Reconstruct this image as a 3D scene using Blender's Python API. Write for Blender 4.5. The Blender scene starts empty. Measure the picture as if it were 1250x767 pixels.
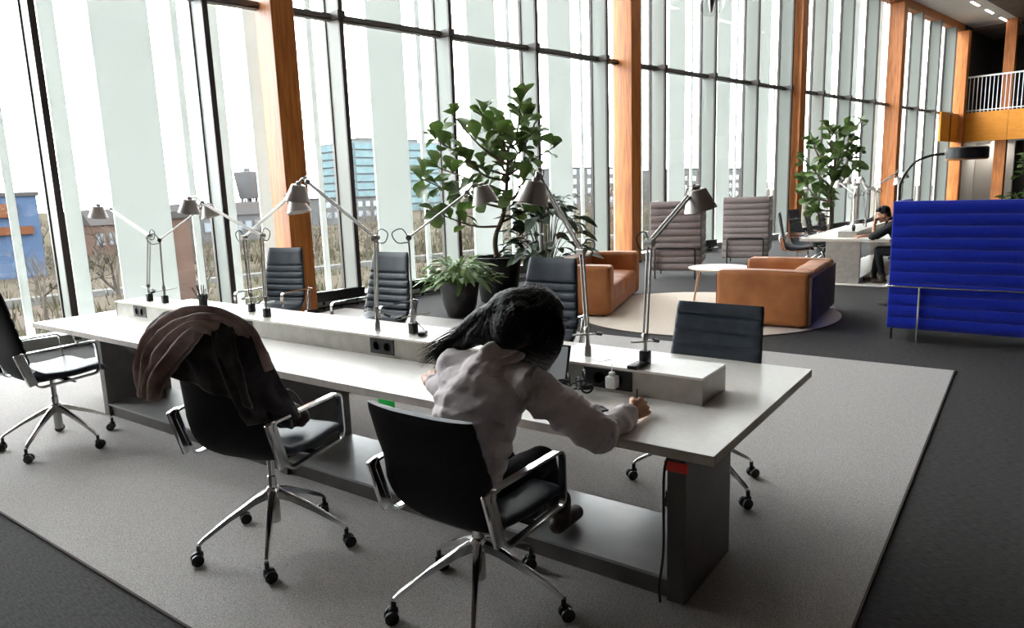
import bpy, bmesh, math, random
from mathutils import Vector, Matrix, noise
R = math.radians
V = Vector
sc = bpy.context.scene
col = sc.collection
random.seed(7)

# ------------------------------------------------------------------ camera
CAMH = 1.75
yaw, pitch, roll, FPX = R(-36.24), R(9.92), R(-1.956), 862.1
fw = V((math.sin(yaw)*math.cos(pitch), math.cos(yaw)*math.cos(pitch), -math.sin(pitch)))
r0 = V((math.cos(yaw), -math.sin(yaw), 0)); u0 = r0.cross(fw)
rt = r0*math.cos(roll)+u0*math.sin(roll); up = -r0*math.sin(roll)+u0*math.cos(roll)
cam = bpy.data.cameras.new('camera'); camo = bpy.data.objects.new('camera', cam); col.objects.link(camo)
camo.matrix_world = Matrix(((rt.x, up.x, -fw.x, 0), (rt.y, up.y, -fw.y, 0), (rt.z, up.z, -fw.z, CAMH), (0, 0, 0, 1)))
cam.sensor_width = 36; cam.lens = FPX/1250*36; cam.clip_end = 2000; cam.clip_start = .05
sc.camera = camo
# ------------------------------------------------------------------ world (bright overcast) and exposure
w = bpy.data.worlds.new('overcast_sky'); sc.world = w; w.use_nodes = True
bg = w.node_tree.nodes['Background']; bg.inputs[0].default_value = (.94, .975, 1, 1); bg.inputs[1].default_value = 4.0
sc.view_settings.view_transform = 'Standard'; sc.view_settings.look = 'None'
sc.view_settings.gamma = 1; sc.view_settings.use_curve_mapping = False
sc.view_settings.exposure = 2.42
sc.cycles.max_bounces = 8; sc.cycles.diffuse_bounces = 5; sc.cycles.transparent_max_bounces = 24
# ------------------------------------------------------------------ materials
MATS = {}
def M(name, c, rough=.5, metal=0, c2=None, scale=5., detail=4, bump=0., bscale=None, stretch=(1, 1, 1), spec=.5, coat=0, sheen=0, lo=.35, hi=.65, trans=0, ior=1.45):
    m = bpy.data.materials.new(name); m.use_nodes = True; nt = m.node_tree; N = nt.nodes; b = N['Principled BSDF']
    b.inputs['Base Color'].default_value = (*c, 1); b.inputs['Roughness'].default_value = rough; b.inputs['Metallic'].default_value = metal
    b.inputs['Specular IOR Level'].default_value = spec; b.inputs['Coat Weight'].default_value = coat; b.inputs['Sheen Weight'].default_value = sheen
    b.inputs['Transmission Weight'].default_value = trans; b.inputs['IOR'].default_value = ior
    if c2 or bump:
        tc = N.new('ShaderNodeTexCoord'); mp = N.new('ShaderNodeMapping'); mp.inputs['Scale'].default_value = stretch
        nt.links.new(tc.outputs['Object'], mp.inputs[0])
    if c2:
        n = N.new('ShaderNodeTexNoise'); n.inputs['Scale'].default_value = scale; n.inputs['Detail'].default_value = detail
        nt.links.new(mp.outputs[0], n.inputs['Vector'])
        cr = N.new('ShaderNodeValToRGB'); cr.color_ramp.elements[0].color = (*c, 1); cr.color_ramp.elements[1].color = (*c2, 1)
        cr.color_ramp.elements[0].position = lo; cr.color_ramp.elements[1].position = hi
        nt.links.new(n.outputs['Fac'], cr.inputs[0]); nt.links.new(cr.outputs[0], b.inputs['Base Color'])
    if bump:
        n2 = N.new('ShaderNodeTexNoise'); n2.inputs['Scale'].default_value = bscale or scale*3; n2.inputs['Detail'].default_value = 3
        nt.links.new(mp.outputs[0], n2.inputs['Vector'])
        bp = N.new('ShaderNodeBump'); bp.inputs['Strength'].default_value = bump; bp.inputs['Distance'].default_value = .01
        nt.links.new(n2.outputs['Fac'], bp.inputs['Height']); nt.links.new(bp.outputs[0], b.inputs['Normal'])
    MATS[name] = m
    return m
M('carpet_dark', (.024, .0225, .022), .9, c2=(.058, .055, .054), scale=24, detail=6, bump=.5, bscale=260, spec=.25, stretch=(1, 6, 1))
M('rug_grey', (.29, .272, .262), .98, c2=(.54, .515, .495), scale=150, detail=3, bump=.6, bscale=300, spec=.1, lo=.34, hi=.66)
M('rug_edge', (.06, .045, .04), .9)
M('rug_beige', (.52, .45, .38), .95, c2=(.63, .55, .47), scale=60, bump=.4, bscale=300, spec=.1)
M('laminate', (.76, .725, .67), .32, c2=(.80, .765, .71), scale=30, spec=.45)
M('table_edge', (.56, .50, .44), .5, c2=(.64, .58, .52), scale=30)
M('box_metal', (.36, .34, .305), .38, .45, c2=(.43, .41, .37), scale=14)
M('panel_grey', (.10, .093, .087), .42, c2=(.125, .117, .11), scale=8)
M('platform_grey', (.33, .34, .34), .28, .25, c2=(.38, .39, .39), scale=6)
M('dark_plastic', (.012, .012, .013), .4)
M('socket_hole', (.004, .004, .004), .6)
M('white_plastic', (.80, .80, .79), .35)
M('chrome', (.80, .80, .80), .14, 1)
M('aluminium', (.40, .385, .365), .32, 1)
M('shade_metal', (.60, .55, .52), .42, .35)
M('black_metal', (.014, .013, .013), .38, .2)
M('leather_dark', (.013, .020, .031), .42, c2=(.022, .031, .045), scale=12, bump=.12, bscale=220, spec=.5)
M('fabric_black', (.008, .008, .009), .75, c2=(.013, .013, .014), scale=60, spec=.3)
M('leather_tan', (.30, .098, .028), .46, c2=(.42, .155, .048), scale=3.2, bump=.25, bscale=26, spec=.5)
M('leather_brown_dark', (.07, .045, .035), .6, c2=(.10, .065, .05), scale=5)
M('blue_wool', (.002, .013, .27), .85, c2=(.003, .019, .36), scale=90, bump=.2, bscale=300, sheen=.25, spec=.15)
M('mauve_wool', (.23, .185, .175), .9, c2=(.30, .245, .235), scale=70, bump=.2, bscale=300, sheen=.2, spec=.2)
M('light_wool', (.50, .50, .51), .9, c2=(.58, .58, .59), scale=70)
M('timber', (.25, .066, .008), .5, c2=(.50, .168, .030), scale=3.2, detail=9, bump=.2, bscale=22, stretch=(7, 7, .5), lo=.28, hi=.70)
M('timber_fascia', (.60, .215, .010), .5, c2=(.68, .26, .016), scale=3, stretch=(1, 1, 4))
M('pale_wood', (.56, .36, .22), .5, c2=(.66, .45, .29), scale=5, stretch=(1, 1, .2))
M('coffee_top', (.70, .58, .49), .4, c2=(.75, .64, .55), scale=6)
M('mullion_grey', (.20, .215, .195), .45)
M('sill_grey', (.42, .43, .41), .5)
M('mullion_dark', (.050, .038, .034), .45)
M('transom_grey', (.16, .15, .14), .42, .4)
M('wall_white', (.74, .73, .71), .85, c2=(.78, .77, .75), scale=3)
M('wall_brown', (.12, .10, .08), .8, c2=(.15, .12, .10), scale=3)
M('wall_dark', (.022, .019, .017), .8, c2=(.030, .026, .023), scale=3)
M('ceiling_white', (.66, .66, .64), .8, c2=(.70, .70, .68), scale=2)
M('ceiling_dark', (.13, .10, .085), .8, c2=(.16, .125, .10), scale=2)
M('pot_black', (.016, .015, .015), .55, c2=(.024, .022, .022), scale=20)
M('soil', (.03, .02, .013), .95, c2=(.05, .035, .025), scale=60)
M('bark', (.10, .065, .045), .9, c2=(.17, .12, .09), scale=30, bump=.4)
def leafmat(name, c, c2, scale, tr):
    m = M(name, c, .38, c2=c2, scale=scale); nt = m.node_tree; N = nt.nodes; b = N['Principled BSDF']
    t = N.new('ShaderNodeBsdfTranslucent'); g = N.new('ShaderNodeGamma'); g.inputs[1].default_value = .72; mx = N.new('ShaderNodeMixShader'); mx.inputs[0].default_value = tr
    src = b.inputs['Base Color'].links[0].from_socket; nt.links.new(src, g.inputs[0]); nt.links.new(g.outputs[0], t.inputs[0])
    nt.links.new(b.outputs[0], mx.inputs[1]); nt.links.new(t.outputs[0], mx.inputs[2]); nt.links.new(mx.outputs[0], N['Material Output'].inputs[0])
leafmat('leaf_green', (.085, .155, .040), (.27, .36, .13), 1.6, .48)
leafmat('leaf_dark', (.024, .050, .026), (.11, .15, .09), 1.5, .35)
leafmat('leaf_bright', (.10, .19, .05), (.34, .44, .19), 3, .42)
M('skin', (.52, .255, .155), .5, c2=(.58, .30, .19), scale=20, spec=.4)
M('shirt', (.56, .495, .50), .8, c2=(.68, .61, .615), scale=9, bump=.25, bscale=40, sheen=.2)
M('trousers', (.008, .008, .010), .85)
M('boots', (.030, .018, .013), .5, c2=(.05, .03, .022), scale=20)
M('hair_black', (.005, .0045, .0045), .52, c2=(.010, .008, .008), scale=26, bump=.5, bscale=70, spec=.22)
M('scarf', (.20, .115, .10), .95, c2=(.58, .45, .42), scale=5, detail=3, bump=.4, bscale=90, sheen=.3)
M('coat', (.028, .028, .028), .9, c2=(.055, .053, .051), scale=20, bump=.3, bscale=60, sheen=.2)
M('screen', (.55, .58, .60), .2)
M('brass', (.55, .27, .10), .4, .6)
M('red_sticker', (.95, .09, .05), .5)
M('orange_sticker', (.85, .30, .03), .5)
M('green_sticker', (.0, .72, .09), .5)
M('metal_ring', (.6, .45, .38), .25, 1)
M('ground', (0.0227, 0.0214, 0.0145), .95, c2=(0.0354, 0.0291, 0.0240), scale=.10, detail=8, spec=0)  # outdoor colours from here on carry some lightening in place of haze
M('road', (0.0495, 0.0484, 0.0457), .9, spec=0)
M('twigs', (0.0283, 0.0245, 0.0207), .9, c2=(0.0424, 0.0357, 0.0301), scale=1, spec=0)
M('grass_tuft', (0.0214, 0.0234, 0.0114), .9, c2=(0.0379, 0.0303, 0.0240), scale=.7, spec=0)
M('house_brick', (0.0335, 0.0218, 0.0170), .9, c2=(0.0456, 0.0304, 0.0243), scale=.8, spec=0)
M('house_grey', (0.0351, 0.0351, 0.0351), .9, c2=(0.0421, 0.0421, 0.0421), scale=.5, spec=0)
M('house_white', (0.0654, 0.0654, 0.0654), .9, spec=0)
M('house_roof', (0.0220, 0.0204, 0.0198), .9, spec=0)
M('house_glass', (.06, .07, .08), .2)
M('teal_glass', (0.047, 0.068, 0.073), .6, c2=(0.06, 0.085, 0.091), scale=.35, spec=0)
M('office_white', (0.0542, 0.0603, 0.0629), .8, spec=0)
M('sign_blue', (0.022, 0.033, 0.055), .6, spec=0)
M('sign_orange', (0.0440, 0.0185, 0.0097), .6, spec=0)
M('concrete', (0.0351, 0.0351, 0.0365), .9, c2=(0.0421, 0.0421, 0.0428), scale=.3, spec=0)
def emis(name, c, s):
    m = bpy.data.materials.new(name); m.use_nodes = True; nt = m.node_tree; nt.nodes.remove(nt.nodes['Principled BSDF'])
    e = nt.nodes.new('ShaderNodeEmission'); e.inputs[0].default_value = (*c, 1); e.inputs[1].default_value = s
    nt.links.new(e.outputs[0], nt.nodes['Material Output'].inputs[0]); MATS[name] = m
emis('downlight', (1, .9, .78), 38)
emis('tube_light', (1, .96, .89), 4)
def glassy(name, tint, rough=.0, ior=.03):
    m = bpy.data.materials.new(name); m.use_nodes = True; nt = m.node_tree; nt.nodes.remove(nt.nodes['Principled BSDF']); N = nt.nodes
    t = N.new('ShaderNodeBsdfTransparent'); t.inputs[0].default_value = (*tint, 1)
    g = N.new('ShaderNodeBsdfGlossy'); g.inputs['Roughness'].default_value = rough
    lw = N.new('ShaderNodeLayerWeight'); lw.inputs[0].default_value = .5; mx = N.new('ShaderNodeMixShader')
    pw = N.new('ShaderNodeMath'); pw.operation = 'POWER'; pw.inputs[1].default_value = 5; nt.links.new(lw.outputs['Facing'], pw.inputs[0])
    f = N.new('ShaderNodeMath'); f.operation = 'MULTIPLY_ADD'; f.inputs[1].default_value = .28; f.inputs[2].default_value = ior; nt.links.new(pw.outputs[0], f.inputs[0])
    nt.links.new(f.outputs[0], mx.inputs[0]); nt.links.new(t.outputs[0], mx.inputs[1]); nt.links.new(g.outputs[0], mx.inputs[2])
    nt.links.new(mx.outputs[0], N['Material Output'].inputs[0]); MATS[name] = m
glassy('pane_glass', (.975, .985, .98))
glassy('bulb_glass', (.90, .91, .91), 0, .06)
def frosted(name, c, c2, mixf):
    m = bpy.data.materials.new(name); m.use_nodes = True; nt = m.node_tree; nt.nodes.remove(nt.nodes['Principled BSDF']); N = nt.nodes
    d = N.new('ShaderNodeBsdfDiffuse'); d.inputs[0].default_value = (*c, 1)
    t = N.new('ShaderNodeBsdfTranslucent'); t.inputs[0].default_value = (*c2, 1); mx = N.new('ShaderNodeMixShader'); mx.inputs[0].default_value = mixf
    nt.links.new(d.outputs[0], mx.inputs[1]); nt.links.new(t.outputs[0], mx.inputs[2]); nt.links.new(mx.outputs[0], N['Material Output'].inputs[0]); MATS[name] = m
frosted('louvre_white', (.78, .79, .77), (.40, .414, .40), .6)

# ------------------------------------------------------------------ geometry helpers
class MB:
    def __init__(s): s.v = []; s.f = []; s.m = []; s.cur = 0
    def add(s, vs, fs, mi=None):
        o = len(s.v); s.v += [tuple(p) for p in vs]; s.f += [tuple(i+o for i in q) for q in fs]
        s.m += [s.cur if mi is None else mi]*len(fs); return s
    def box(s, x0, y0, z0, x1, y1, z1, mi=None):
        return s.add([(x0,y0,z0),(x1,y0,z0),(x1,y1,z0),(x0,y1,z0),(x0,y0,z1),(x1,y0,z1),(x1,y1,z1),(x0,y1,z1)],
                     [(0,3,2,1),(4,5,6,7),(0,1,5,4),(1,2,6,5),(2,3,7,6),(3,0,4,7)], mi)
    def rbox(s, x0, y0, z0, x1, y1, z1, r=.02, seg=2, sub=0, puff=0, wob=0, mi=None):
        bm = bmesh.new(); bmesh.ops.create_cube(bm, size=1)
        c = V(((x0+x1)/2, (y0+y1)/2, (z0+z1)/2)); d = V((x1-x0, y1-y0, z1-z0))
        for p in bm.verts: p.co = V((p.co.x*d.x, p.co.y*d.y, p.co.z*d.z))
        if sub: bmesh.ops.subdivide_edges(bm, edges=bm.edges[:], cuts=sub, use_grid_fill=True)
        sharp = [e for e in bm.edges if len(e.link_faces) == 2 and e.calc_face_angle(0) > 1]
        bmesh.ops.bevel(bm, geom=sharp, offset=r, segments=seg, profile=.5, affect='EDGES')
        if puff or wob:
            for p in bm.verts:
                q = V((2*p.co.x/d.x, 2*p.co.y/d.y, 2*p.co.z/d.z)); k = [max(0, 1-a*a) for a in q]
                p.co.x += (1 if q.x > 0 else -1)*(abs(q.x) > .7)*puff*k[1]*k[2]; p.co.y += (1 if q.y > 0 else -1)*(abs(q.y) > .7)*puff*k[0]*k[2]; p.co.z += (1 if q.z > 0 else -1)*(abs(q.z) > .7)*puff*k[0]*k[1]
                if wob: p.co += noise.noise_vector((p.co+c)*3.1)*wob
        bm.verts.ensure_lookup_table()
        s.add([p.co+c for p in bm.verts], [[q.index for q in f.verts] for f in bm.faces], mi); bm.free(); return s
    def tube(s, pts, r, n=8, closed=False, mi=None, flat=1.):
        pts = [V(p) for p in pts]; k = len(pts); rs = r if isinstance(r, (list, tuple)) else [r]*k
        vs = []; fs = []; prev = None
        for i, p in enumerate(pts):
            a = pts[(i-1) % k] if (closed or i) else p; b = pts[(i+1) % k] if (closed or i < k-1) else p
            t = (b-a).normalized() if (b-a).length > 1e-9 else V((0, 0, 1))
            if prev is None:
                prev = t.orthogonal().normalized()
            x = prev-t*prev.dot(t); x = x.normalized() if x.length > 1e-6 else t.orthogonal().normalized(); prev = x; y = t.cross(x)
            for j in range(n):
                an = 2*math.pi*j/n; vs.append(p+(x*math.cos(an)+y*math.sin(an)*flat)*rs[i])
        for i in range(k if closed else k-1):
            for j in range(n):
                a = i*n+j; b = i*n+(j+1) % n; c = ((i+1) % k)*n+(j+1) % n; d = ((i+1) % k)*n+j; fs.append((a, b, c, d))
        if not closed: fs += [tuple(range(n-1, -1, -1)), tuple((k-1)*n+j for j in range(n))]
        return s.add(vs, fs, mi)
    def sweep(s, pts, sec, side, closed=False, mi=None):   # planar path; side = fixed axis; sec = [(along side, along in-plane normal)]
        pts = [V(p) for p in pts]; k = len(pts); n = len(sec); side = V(side); vs = []; fs = []
        for i, p in enumerate(pts):
            a = pts[(i-1) % k] if (closed or i) else p; b = pts[(i+1) % k] if (closed or i < k-1) else p
            t = (b-a).normalized(); nr = t.cross(side)
            for (u, q) in sec: vs.append(p+side*u+nr*q)
        for i in range(k if closed else k-1):
            for j in range(n):
                fs.append((i*n+j, i*n+(j+1) % n, ((i+1) % k)*n+(j+1) % n, ((i+1) % k)*n+j))
        if not closed: fs += [tuple(range(n-1, -1, -1)), tuple((k-1)*n+j for j in range(n))]
        return s.add(vs, fs, mi)
    def lathe(s, prof, n=24, c=(0, 0, 0), mi=None, close=False):
        vs = []; fs = []; k = len(prof)
        for (r, z) in prof:
            for j in range(n):
                a = 2*math.pi*j/n; vs.append((c[0]+r*math.cos(a), c[1]+r*math.sin(a), c[2]+z))
        for i in range(k if close else k-1):
            for j in range(n):
                i2 = (i+1) % k; fs.append((i*n+j, i*n+(j+1) % n, i2*n+(j+1) % n, i2*n+j))
        if not close:
            fs += [tuple(range(n-1, -1, -1)), tuple((k-1)*n+j for j in range(n))]
        return s.add(vs, fs, mi)
    def ball(s, c, r, nu=14, nv=9, mi=None, rot=None):
        rr = r if isinstance(r, (tuple, list)) else (r, r, r); vs = []; fs = []; c = V(c)
        for i in range(nv+1):
            t = math.pi*i/nv
            for j in range(nu):
                a = 2*math.pi*j/nu; p = V((rr[0]*math.sin(t)*math.cos(a), rr[1]*math.sin(t)*math.sin(a), rr[2]*math.cos(t)))
                if rot: p = rot @ p
                vs.append(c+p)
        for i in range(nv):
            for j in range(nu): fs.append((i*nu+j, (i+1)*nu+j, (i+1)*nu+(j+1) % nu, i*nu+(j+1) % nu))
        return s.add(vs, fs, mi)
    def cap(s, a, b, ra, rb, n=12):      # tapered capsule
        a = V(a); b = V(b); s.ball(a, ra, n, 8); s.ball(b, rb, n, 8); return s.tube([a, b], [ra, rb], n)
    def xf(s, m): s.v = [tuple(m @ V(p)) for p in s.v]; return s
    def build(s, name, mat, parent=None, smooth=True, ang=40):
        me = bpy.data.meshes.new(name); me.from_pydata(s.v, [], s.f)
        for x in (mat if isinstance(mat, (list, tuple)) else [mat]): me.materials.append(MATS[x])
        me.polygons.foreach_set('material_index', s.m)
        bm = bmesh.new(); bm.from_mesh(me); bmesh.ops.recalc_face_normals(bm, faces=bm.faces[:]); bm.to_mesh(me); bm.free()
        if smooth: me.shade_smooth(); me.set_sharp_from_angle(angle=R(ang))
        me.update()
        return mk(name, me, parent)
def mk(name, me, parent=None):
    o = bpy.data.objects.new(name, me); col.objects.link(o)
    if parent: o.parent = parent
    return o
def tag(o, label=None, cat=None, group=None, kind=None):
    for k, x in (('label', label), ('category', cat), ('group', group), ('kind', kind)):
        if x: o[k] = x
    return o
def thing(name, loc, rz=0, label=None, cat=None, group=None, kind=None, scale=1):
    o = bpy.data.objects.new(name, None); o.empty_display_size = .1; col.objects.link(o); o.location = loc; o.rotation_euler = (0, 0, rz)
    if scale != 1: o.scale = (scale,)*3
    return tag(o, label, cat, group, kind)
KIDS = {}
def kids(o): return [c for c in bpy.data.objects if c.parent is o]
def copy_tree(o, parent=None, depth=0):
    c = o.copy(); col.objects.link(c)
    if depth: c.parent = parent
    for ch in kids(o): copy_tree(ch, c, depth+1)
    return c
def fillet(pts, r, n=4, closed=False):
    pts = [V(p) for p in pts]; out = []; k = len(pts)
    for i, p in enumerate(pts):
        if not closed and i in (0, k-1): out.append(p); continue
        a = pts[(i-1) % k]; b = pts[(i+1) % k]; da = (a-p); db = (b-p); rr = min(r, da.length*.49, db.length*.49)
        A = p+da.normalized()*rr; B = p+db.normalized()*rr
        for j in range(n+1):
            t = j/n; out.append(A*(1-t)**2+p*2*t*(1-t)+B*t*t)
    return out
def spline(pts, n=6):
    P = [V(p) for p in pts]; P = [P[0]*2-P[1]]+P+[P[-1]*2-P[-2]]; out = []
    for i in range(1, len(P)-2):
        for j in range(n):
            t = j/n; a, b, c, d = P[i-1:i+3]
            out.append(.5*((2*b)+(c-a)*t+(2*a-5*b+4*c-d)*t*t+(3*b-a-3*c+d)*t**3))
    return out+[P[-2]]
def blob(mb, name, mat, parent, voxel=.01, it=6, fn=None):       # union of closed shapes, smoothed
    me = bpy.data.meshes.new(name); me.from_pydata(mb.v, [], mb.f); t = bpy.data.objects.new('tmp', me); col.objects.link(t)
    bm = bmesh.new(); bm.from_mesh(me); bmesh.ops.recalc_face_normals(bm, faces=bm.faces[:]); bm.to_mesh(me); bm.free()
    m = t.modifiers.new('r', 'REMESH'); m.mode = 'VOXEL'; m.voxel_size = voxel
    if it: s = t.modifiers.new('s', 'SMOOTH'); s.iterations = it; s.factor = .5
    dg = bpy.context.evaluated_depsgraph_get(); me2 = bpy.data.meshes.new_from_object(t.evaluated_get(dg))
    bpy.data.objects.remove(t); me2.name = name; me2.materials.clear()
    for x in (mat if isinstance(mat, (list, tuple)) else [mat]): me2.materials.append(MATS[x])
    if fn:
        nn = [v.normal.copy() for v in me2.vertices]
        for v, q in zip(me2.vertices, nn): v.co = v.co+q*fn(v.co, q)
    me2.shade_smooth(); me2.update()
    return mk(name, me2, parent)
# window-wall frame: s along the wall, d outwards from the camera's side, z up
WA = R(10.5); WD = V((math.sin(WA), math.cos(WA), 0)); WN = V((math.cos(WA), -math.sin(WA), 0))
def W(s, d, z): return WD*s-WN*d+V((0, 0, z))
WROT = -WA      # rotation that turns +Y into the wall's direction
def wbox(mb, s0, s1, d0, d1, z0, z1, mi=None):
    c = [W(s, d, z) for z in (z0, z1) for (s, d) in ((s0, d0), (s1, d0), (s1, d1), (s0, d1))]
    return mb.add(c, [(0,3,2,1),(4,5,6,7),(0,1,5,4),(1,2,6,5),(2,3,7,6),(3,0,4,7)], mi)
def struct(name, mb, mat, parent=None, smooth=False):
    o = mb.build(name, mat, parent, smooth)
    if not parent: o['kind'] = 'structure'
    return o
S0, S1, DR, DW, ZC = -2.6, 47., -9., 10.45, 8.46
# ================================================================== the setting
struct('floor', wbox(MB(), S0-.3, S1+.3, DR-.3, 10.2, -.25, 0), 'carpet_dark')
struct('ceiling', wbox(MB(), S0-.3, S1+.3, DR-.3, 8.27, ZC, ZC+.3), 'ceiling_dark')
mb = MB(); wbox(mb, S0-.3, 39.6, 8.27, 10.6, ZC, ZC+.3); tag(mb.build('ceiling_soffit', 'ceiling_white', None, False), kind='structure')
struct('wall_back', wbox(MB(), S0-.3, S0, DR, 10.6, 0, ZC), 'wall_brown')  # out of view; set close behind the camera to darken the foreground
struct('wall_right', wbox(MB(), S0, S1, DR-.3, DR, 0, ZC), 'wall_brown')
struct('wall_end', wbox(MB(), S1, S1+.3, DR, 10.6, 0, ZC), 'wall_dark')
struct('trim_1', wbox(MB(), S0, 38.3, 10.12, 10.42, ZC-.32, ZC), 'timber')
# window wall: bays between timber columns
CS = [4.824+8.266*k for k in range(-1, 5)]
ms = [-14.9, -12.8, -10.8, -8.7, -6.62, -4.45, -2.28, -.11, 2.06, 4.09, 6.19, 8.38, 10.56, 12.75, 14.96, 17.23, 19.5, 21.6, 23.87, 26.05, 28.28, 30.6, 32.98, 35.3, 37.5, 39.7, 41.9, 44.1, 46.3]
bays = [(-2.5, 4.82), (4.82, 13.09), (13.09, 21.35), (21.35, 29.6), (29.6, 37.9)]
for bi, (a, b) in enumerate(bays):
    root = thing('window_%d' % (bi+1), W((a+b)/2, 10.3, 0), 0, kind='structure')
    inv = Matrix.Translation(-root.location)
    def P(mb, name, mat): mb.xf(inv); return mb.build(name, mat, root, False)
    for i, s_ in enumerate(ms[:-1]):
        if not (a <= s_ < b): continue
        s = s_*.98; e = ms[i+1]*.98
        mb = MB(); wbox(mb, s-.07, s, 10.03, 10.44, .1, ZC-.3, 0); wbox(mb, s-.072, s+.002, 9.99, 10.03, .1, ZC-.3, 1); P(mb, 'mullion', ['mullion_grey', 'mullion_dark'])
        mb = MB(); wbox(mb, s, e-.07, 10.2, 10.33, 4.43, 4.53); wbox(mb, s, e-.07, 10.17, 10.2, 4.46, 4.50); P(mb, 'transom', 'transom_grey')
        mb = MB(); wbox(mb, s-.1, s+.03, 9.97, 10.2, 4.42, 4.54); P(mb, 'transom_bracket', 'mullion_dark')
        P(wbox(MB(), s, e-.07, 10.425, 10.44, .16, 4.43), 'pane', 'pane_glass')
        P(wbox(MB(), s-.09, s-.07, 10.38, 10.45, .1, ZC-.3), 'gasket', 'mullion_dark')
        P(wbox(MB(), s, e-.07, 10.425, 10.44, 4.53, ZC-.3), 'pane', 'pane_glass')
        P(wbox(MB(), s-.02, e-.05, 10.15, 10.5, 0, .16), 'sill', 'sill_grey')
        L = [(.65, 1.37), (1.66, 1.75)]+([(.09, .27)] if i in (8, 9) else [])
        for (p, q) in L: P(wbox(MB(), s_+p, s_+q, 10.56, 10.60, -.3, 9.2), 'louvre', 'louvre_white')
cl = ['orange timber column standing beside the wide stretch of window before the desk end',
      'orange glulam timber column rising behind the black desk chair by the window',
      'orange glulam timber column rising behind the tan leather sofa and leafy plants',
      'orange glulam timber column between the mauve high-back chair and the far indoor tree',
      'orange glulam timber column behind the far table of lamps and its seated person',
      'orange glulam timber column in front of the ochre gallery fascia']
for i, s in enumerate(CS):
    if i == 0: continue
    root = thing('timber_column', W(s+.17, 10, 0), 0, cl[i], 'column', 'timber columns along the window wall')
    inv = Matrix.Translation(-root.location)
    mb = MB().rbox(-.175, -.256, .02, .175, .256, ZC-.33, .008, 1)
    mb.xf(Matrix.Translation(W(s+.1755, 10.084, 0)-root.location) @ Matrix.Rotation(R(90)-WA, 4, 'Z')); mb.build('post', 'timber', root)
    mb = MB().rbox(-.182, -.262, 0, .182, .262, .06, .004, 1).xf(Matrix.Translation(W(s+.1755, 10.084, 0)-root.location) @ Matrix.Rotation(R(90)-WA, 4, 'Z')); mb.build('steel_shoe', 'mullion_dark', root)
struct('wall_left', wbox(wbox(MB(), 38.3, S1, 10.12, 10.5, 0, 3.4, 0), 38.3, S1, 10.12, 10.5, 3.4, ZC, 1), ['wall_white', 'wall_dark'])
mb = MB(); wbox(mb, 39.6, S1+.3, 8.27, 10.6, ZC-.12, ZC+.3); tag(mb.build('ceiling_gallery', 'ceiling_dark', None, False), kind='structure')
# gallery at the end of the hall
g = thing('gallery', W(38.4, 5, 0), 0, 'ochre fronted gallery balcony spanning the end of the hall', 'balcony'); gi = Matrix.Translation(-g.location)
def G(mb, name, mat, par=None): mb.xf(gi); return mb.build(name, mat, par or g, False)
G(wbox(MB(), 38.45, S1, DR, 10.1, 3.3, 4.5), 'slab', 'wall_white')
for k in range(6): G(wbox(MB(), 38.38, 38.45, 10.1-1.9*(k+1)+.012, 10.1-1.9*k, 3.25, 4.55), 'fascia_panel', 'timber_fascia')
G(wbox(MB(), 35.4, 38.38, 10.02, 10.1, 3.25, 4.5), 'fascia_panel', 'timber_fascia')
rl = G(wbox(MB(), 38.40, 38.46, 0, 10.0, 6.09, 6.16), 'handrail', 'white_plastic')
G(wbox(MB(), 38.41, 38.45, 0, 10.0, 4.62, 4.66), 'bottom_rail', 'white_plastic')
b0 = G(wbox(MB(), 38.42, 38.445, 9.93, 9.96, 4.55, 6.1), 'baluster', 'white_plastic')
for k in range(1, 52):
    c = b0.copy(); col.objects.link(c); c.location = WN*(.155*k)
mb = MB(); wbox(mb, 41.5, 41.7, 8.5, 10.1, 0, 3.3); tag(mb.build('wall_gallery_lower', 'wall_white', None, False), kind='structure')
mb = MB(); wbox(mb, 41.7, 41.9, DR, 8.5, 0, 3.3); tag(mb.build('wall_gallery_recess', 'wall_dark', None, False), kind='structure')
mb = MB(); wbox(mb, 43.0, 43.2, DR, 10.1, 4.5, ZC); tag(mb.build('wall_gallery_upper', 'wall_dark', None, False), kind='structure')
o = tag(wbox(MB(), 38.62, 38.95, 8.26, 8.70, 0, 3.29).build('timber_post', 'timber', None, False), 'orange timber post under the gallery beside the pale wall', 'column')
o = tag(wbox(MB(), 38.62, 38.95, 8.20, 8.62, 4.5, ZC).build('timber_post', 'timber', None, False), 'orange timber post behind the white gallery railing', 'column')
t = thing('wall_screen', W(42.9, 8.3, 5.6), 0, 'dark wall-mounted screen deep inside the gallery', 'screen'); ti = Matrix.Translation(-t.location)
wbox(MB(), 42.86, 43.0, 8.0, 9.3, 5.3, 7.2).xf(ti).build('screen_panel', 'dark_plastic', t, False); wbox(MB(), 42.84, 42.86, 9.22, 9.3, 5.3, 7.2).xf(ti).build('bezel', 'aluminium', t, False)
t = thing('recessed_downlight', W(41.0, 9.25, 3.3), 0, 'small recessed downlight under the gallery washing the pale wall', 'light')
MB().lathe([(.11, 0), (.13, 0), (.13, -.02), (.11, -.02)], 24, close=True).build('trim_ring', 'white_plastic', t); MB().lathe([(.001, -.004), (.11, -.004), (.11, -.012), (.001, -.012)], 24).build('lens', 'downlight', t)
for k, s in enumerate((33.98, 36.1, 38.4)):
    t = thing('ceiling_light', W(s, 8.69, ZC-.03), WROT, ('third slim strip light out from the gallery on the white ceiling', 'second slim strip light out from the gallery on the white ceiling', 'slim lit strip light closest to the gallery on the white ceiling')[k], 'light', 'strip lights by the gallery')
    MB().rbox(-.06, -.55, 0, .06, .55, .03, .008, 1).build('housing', 'white_plastic', t); MB().rbox(-.045, -.52, -.012, .045, .52, .0, .004, 1).build('diffuser', 'tube_light', t)
cl0 = None
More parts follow.
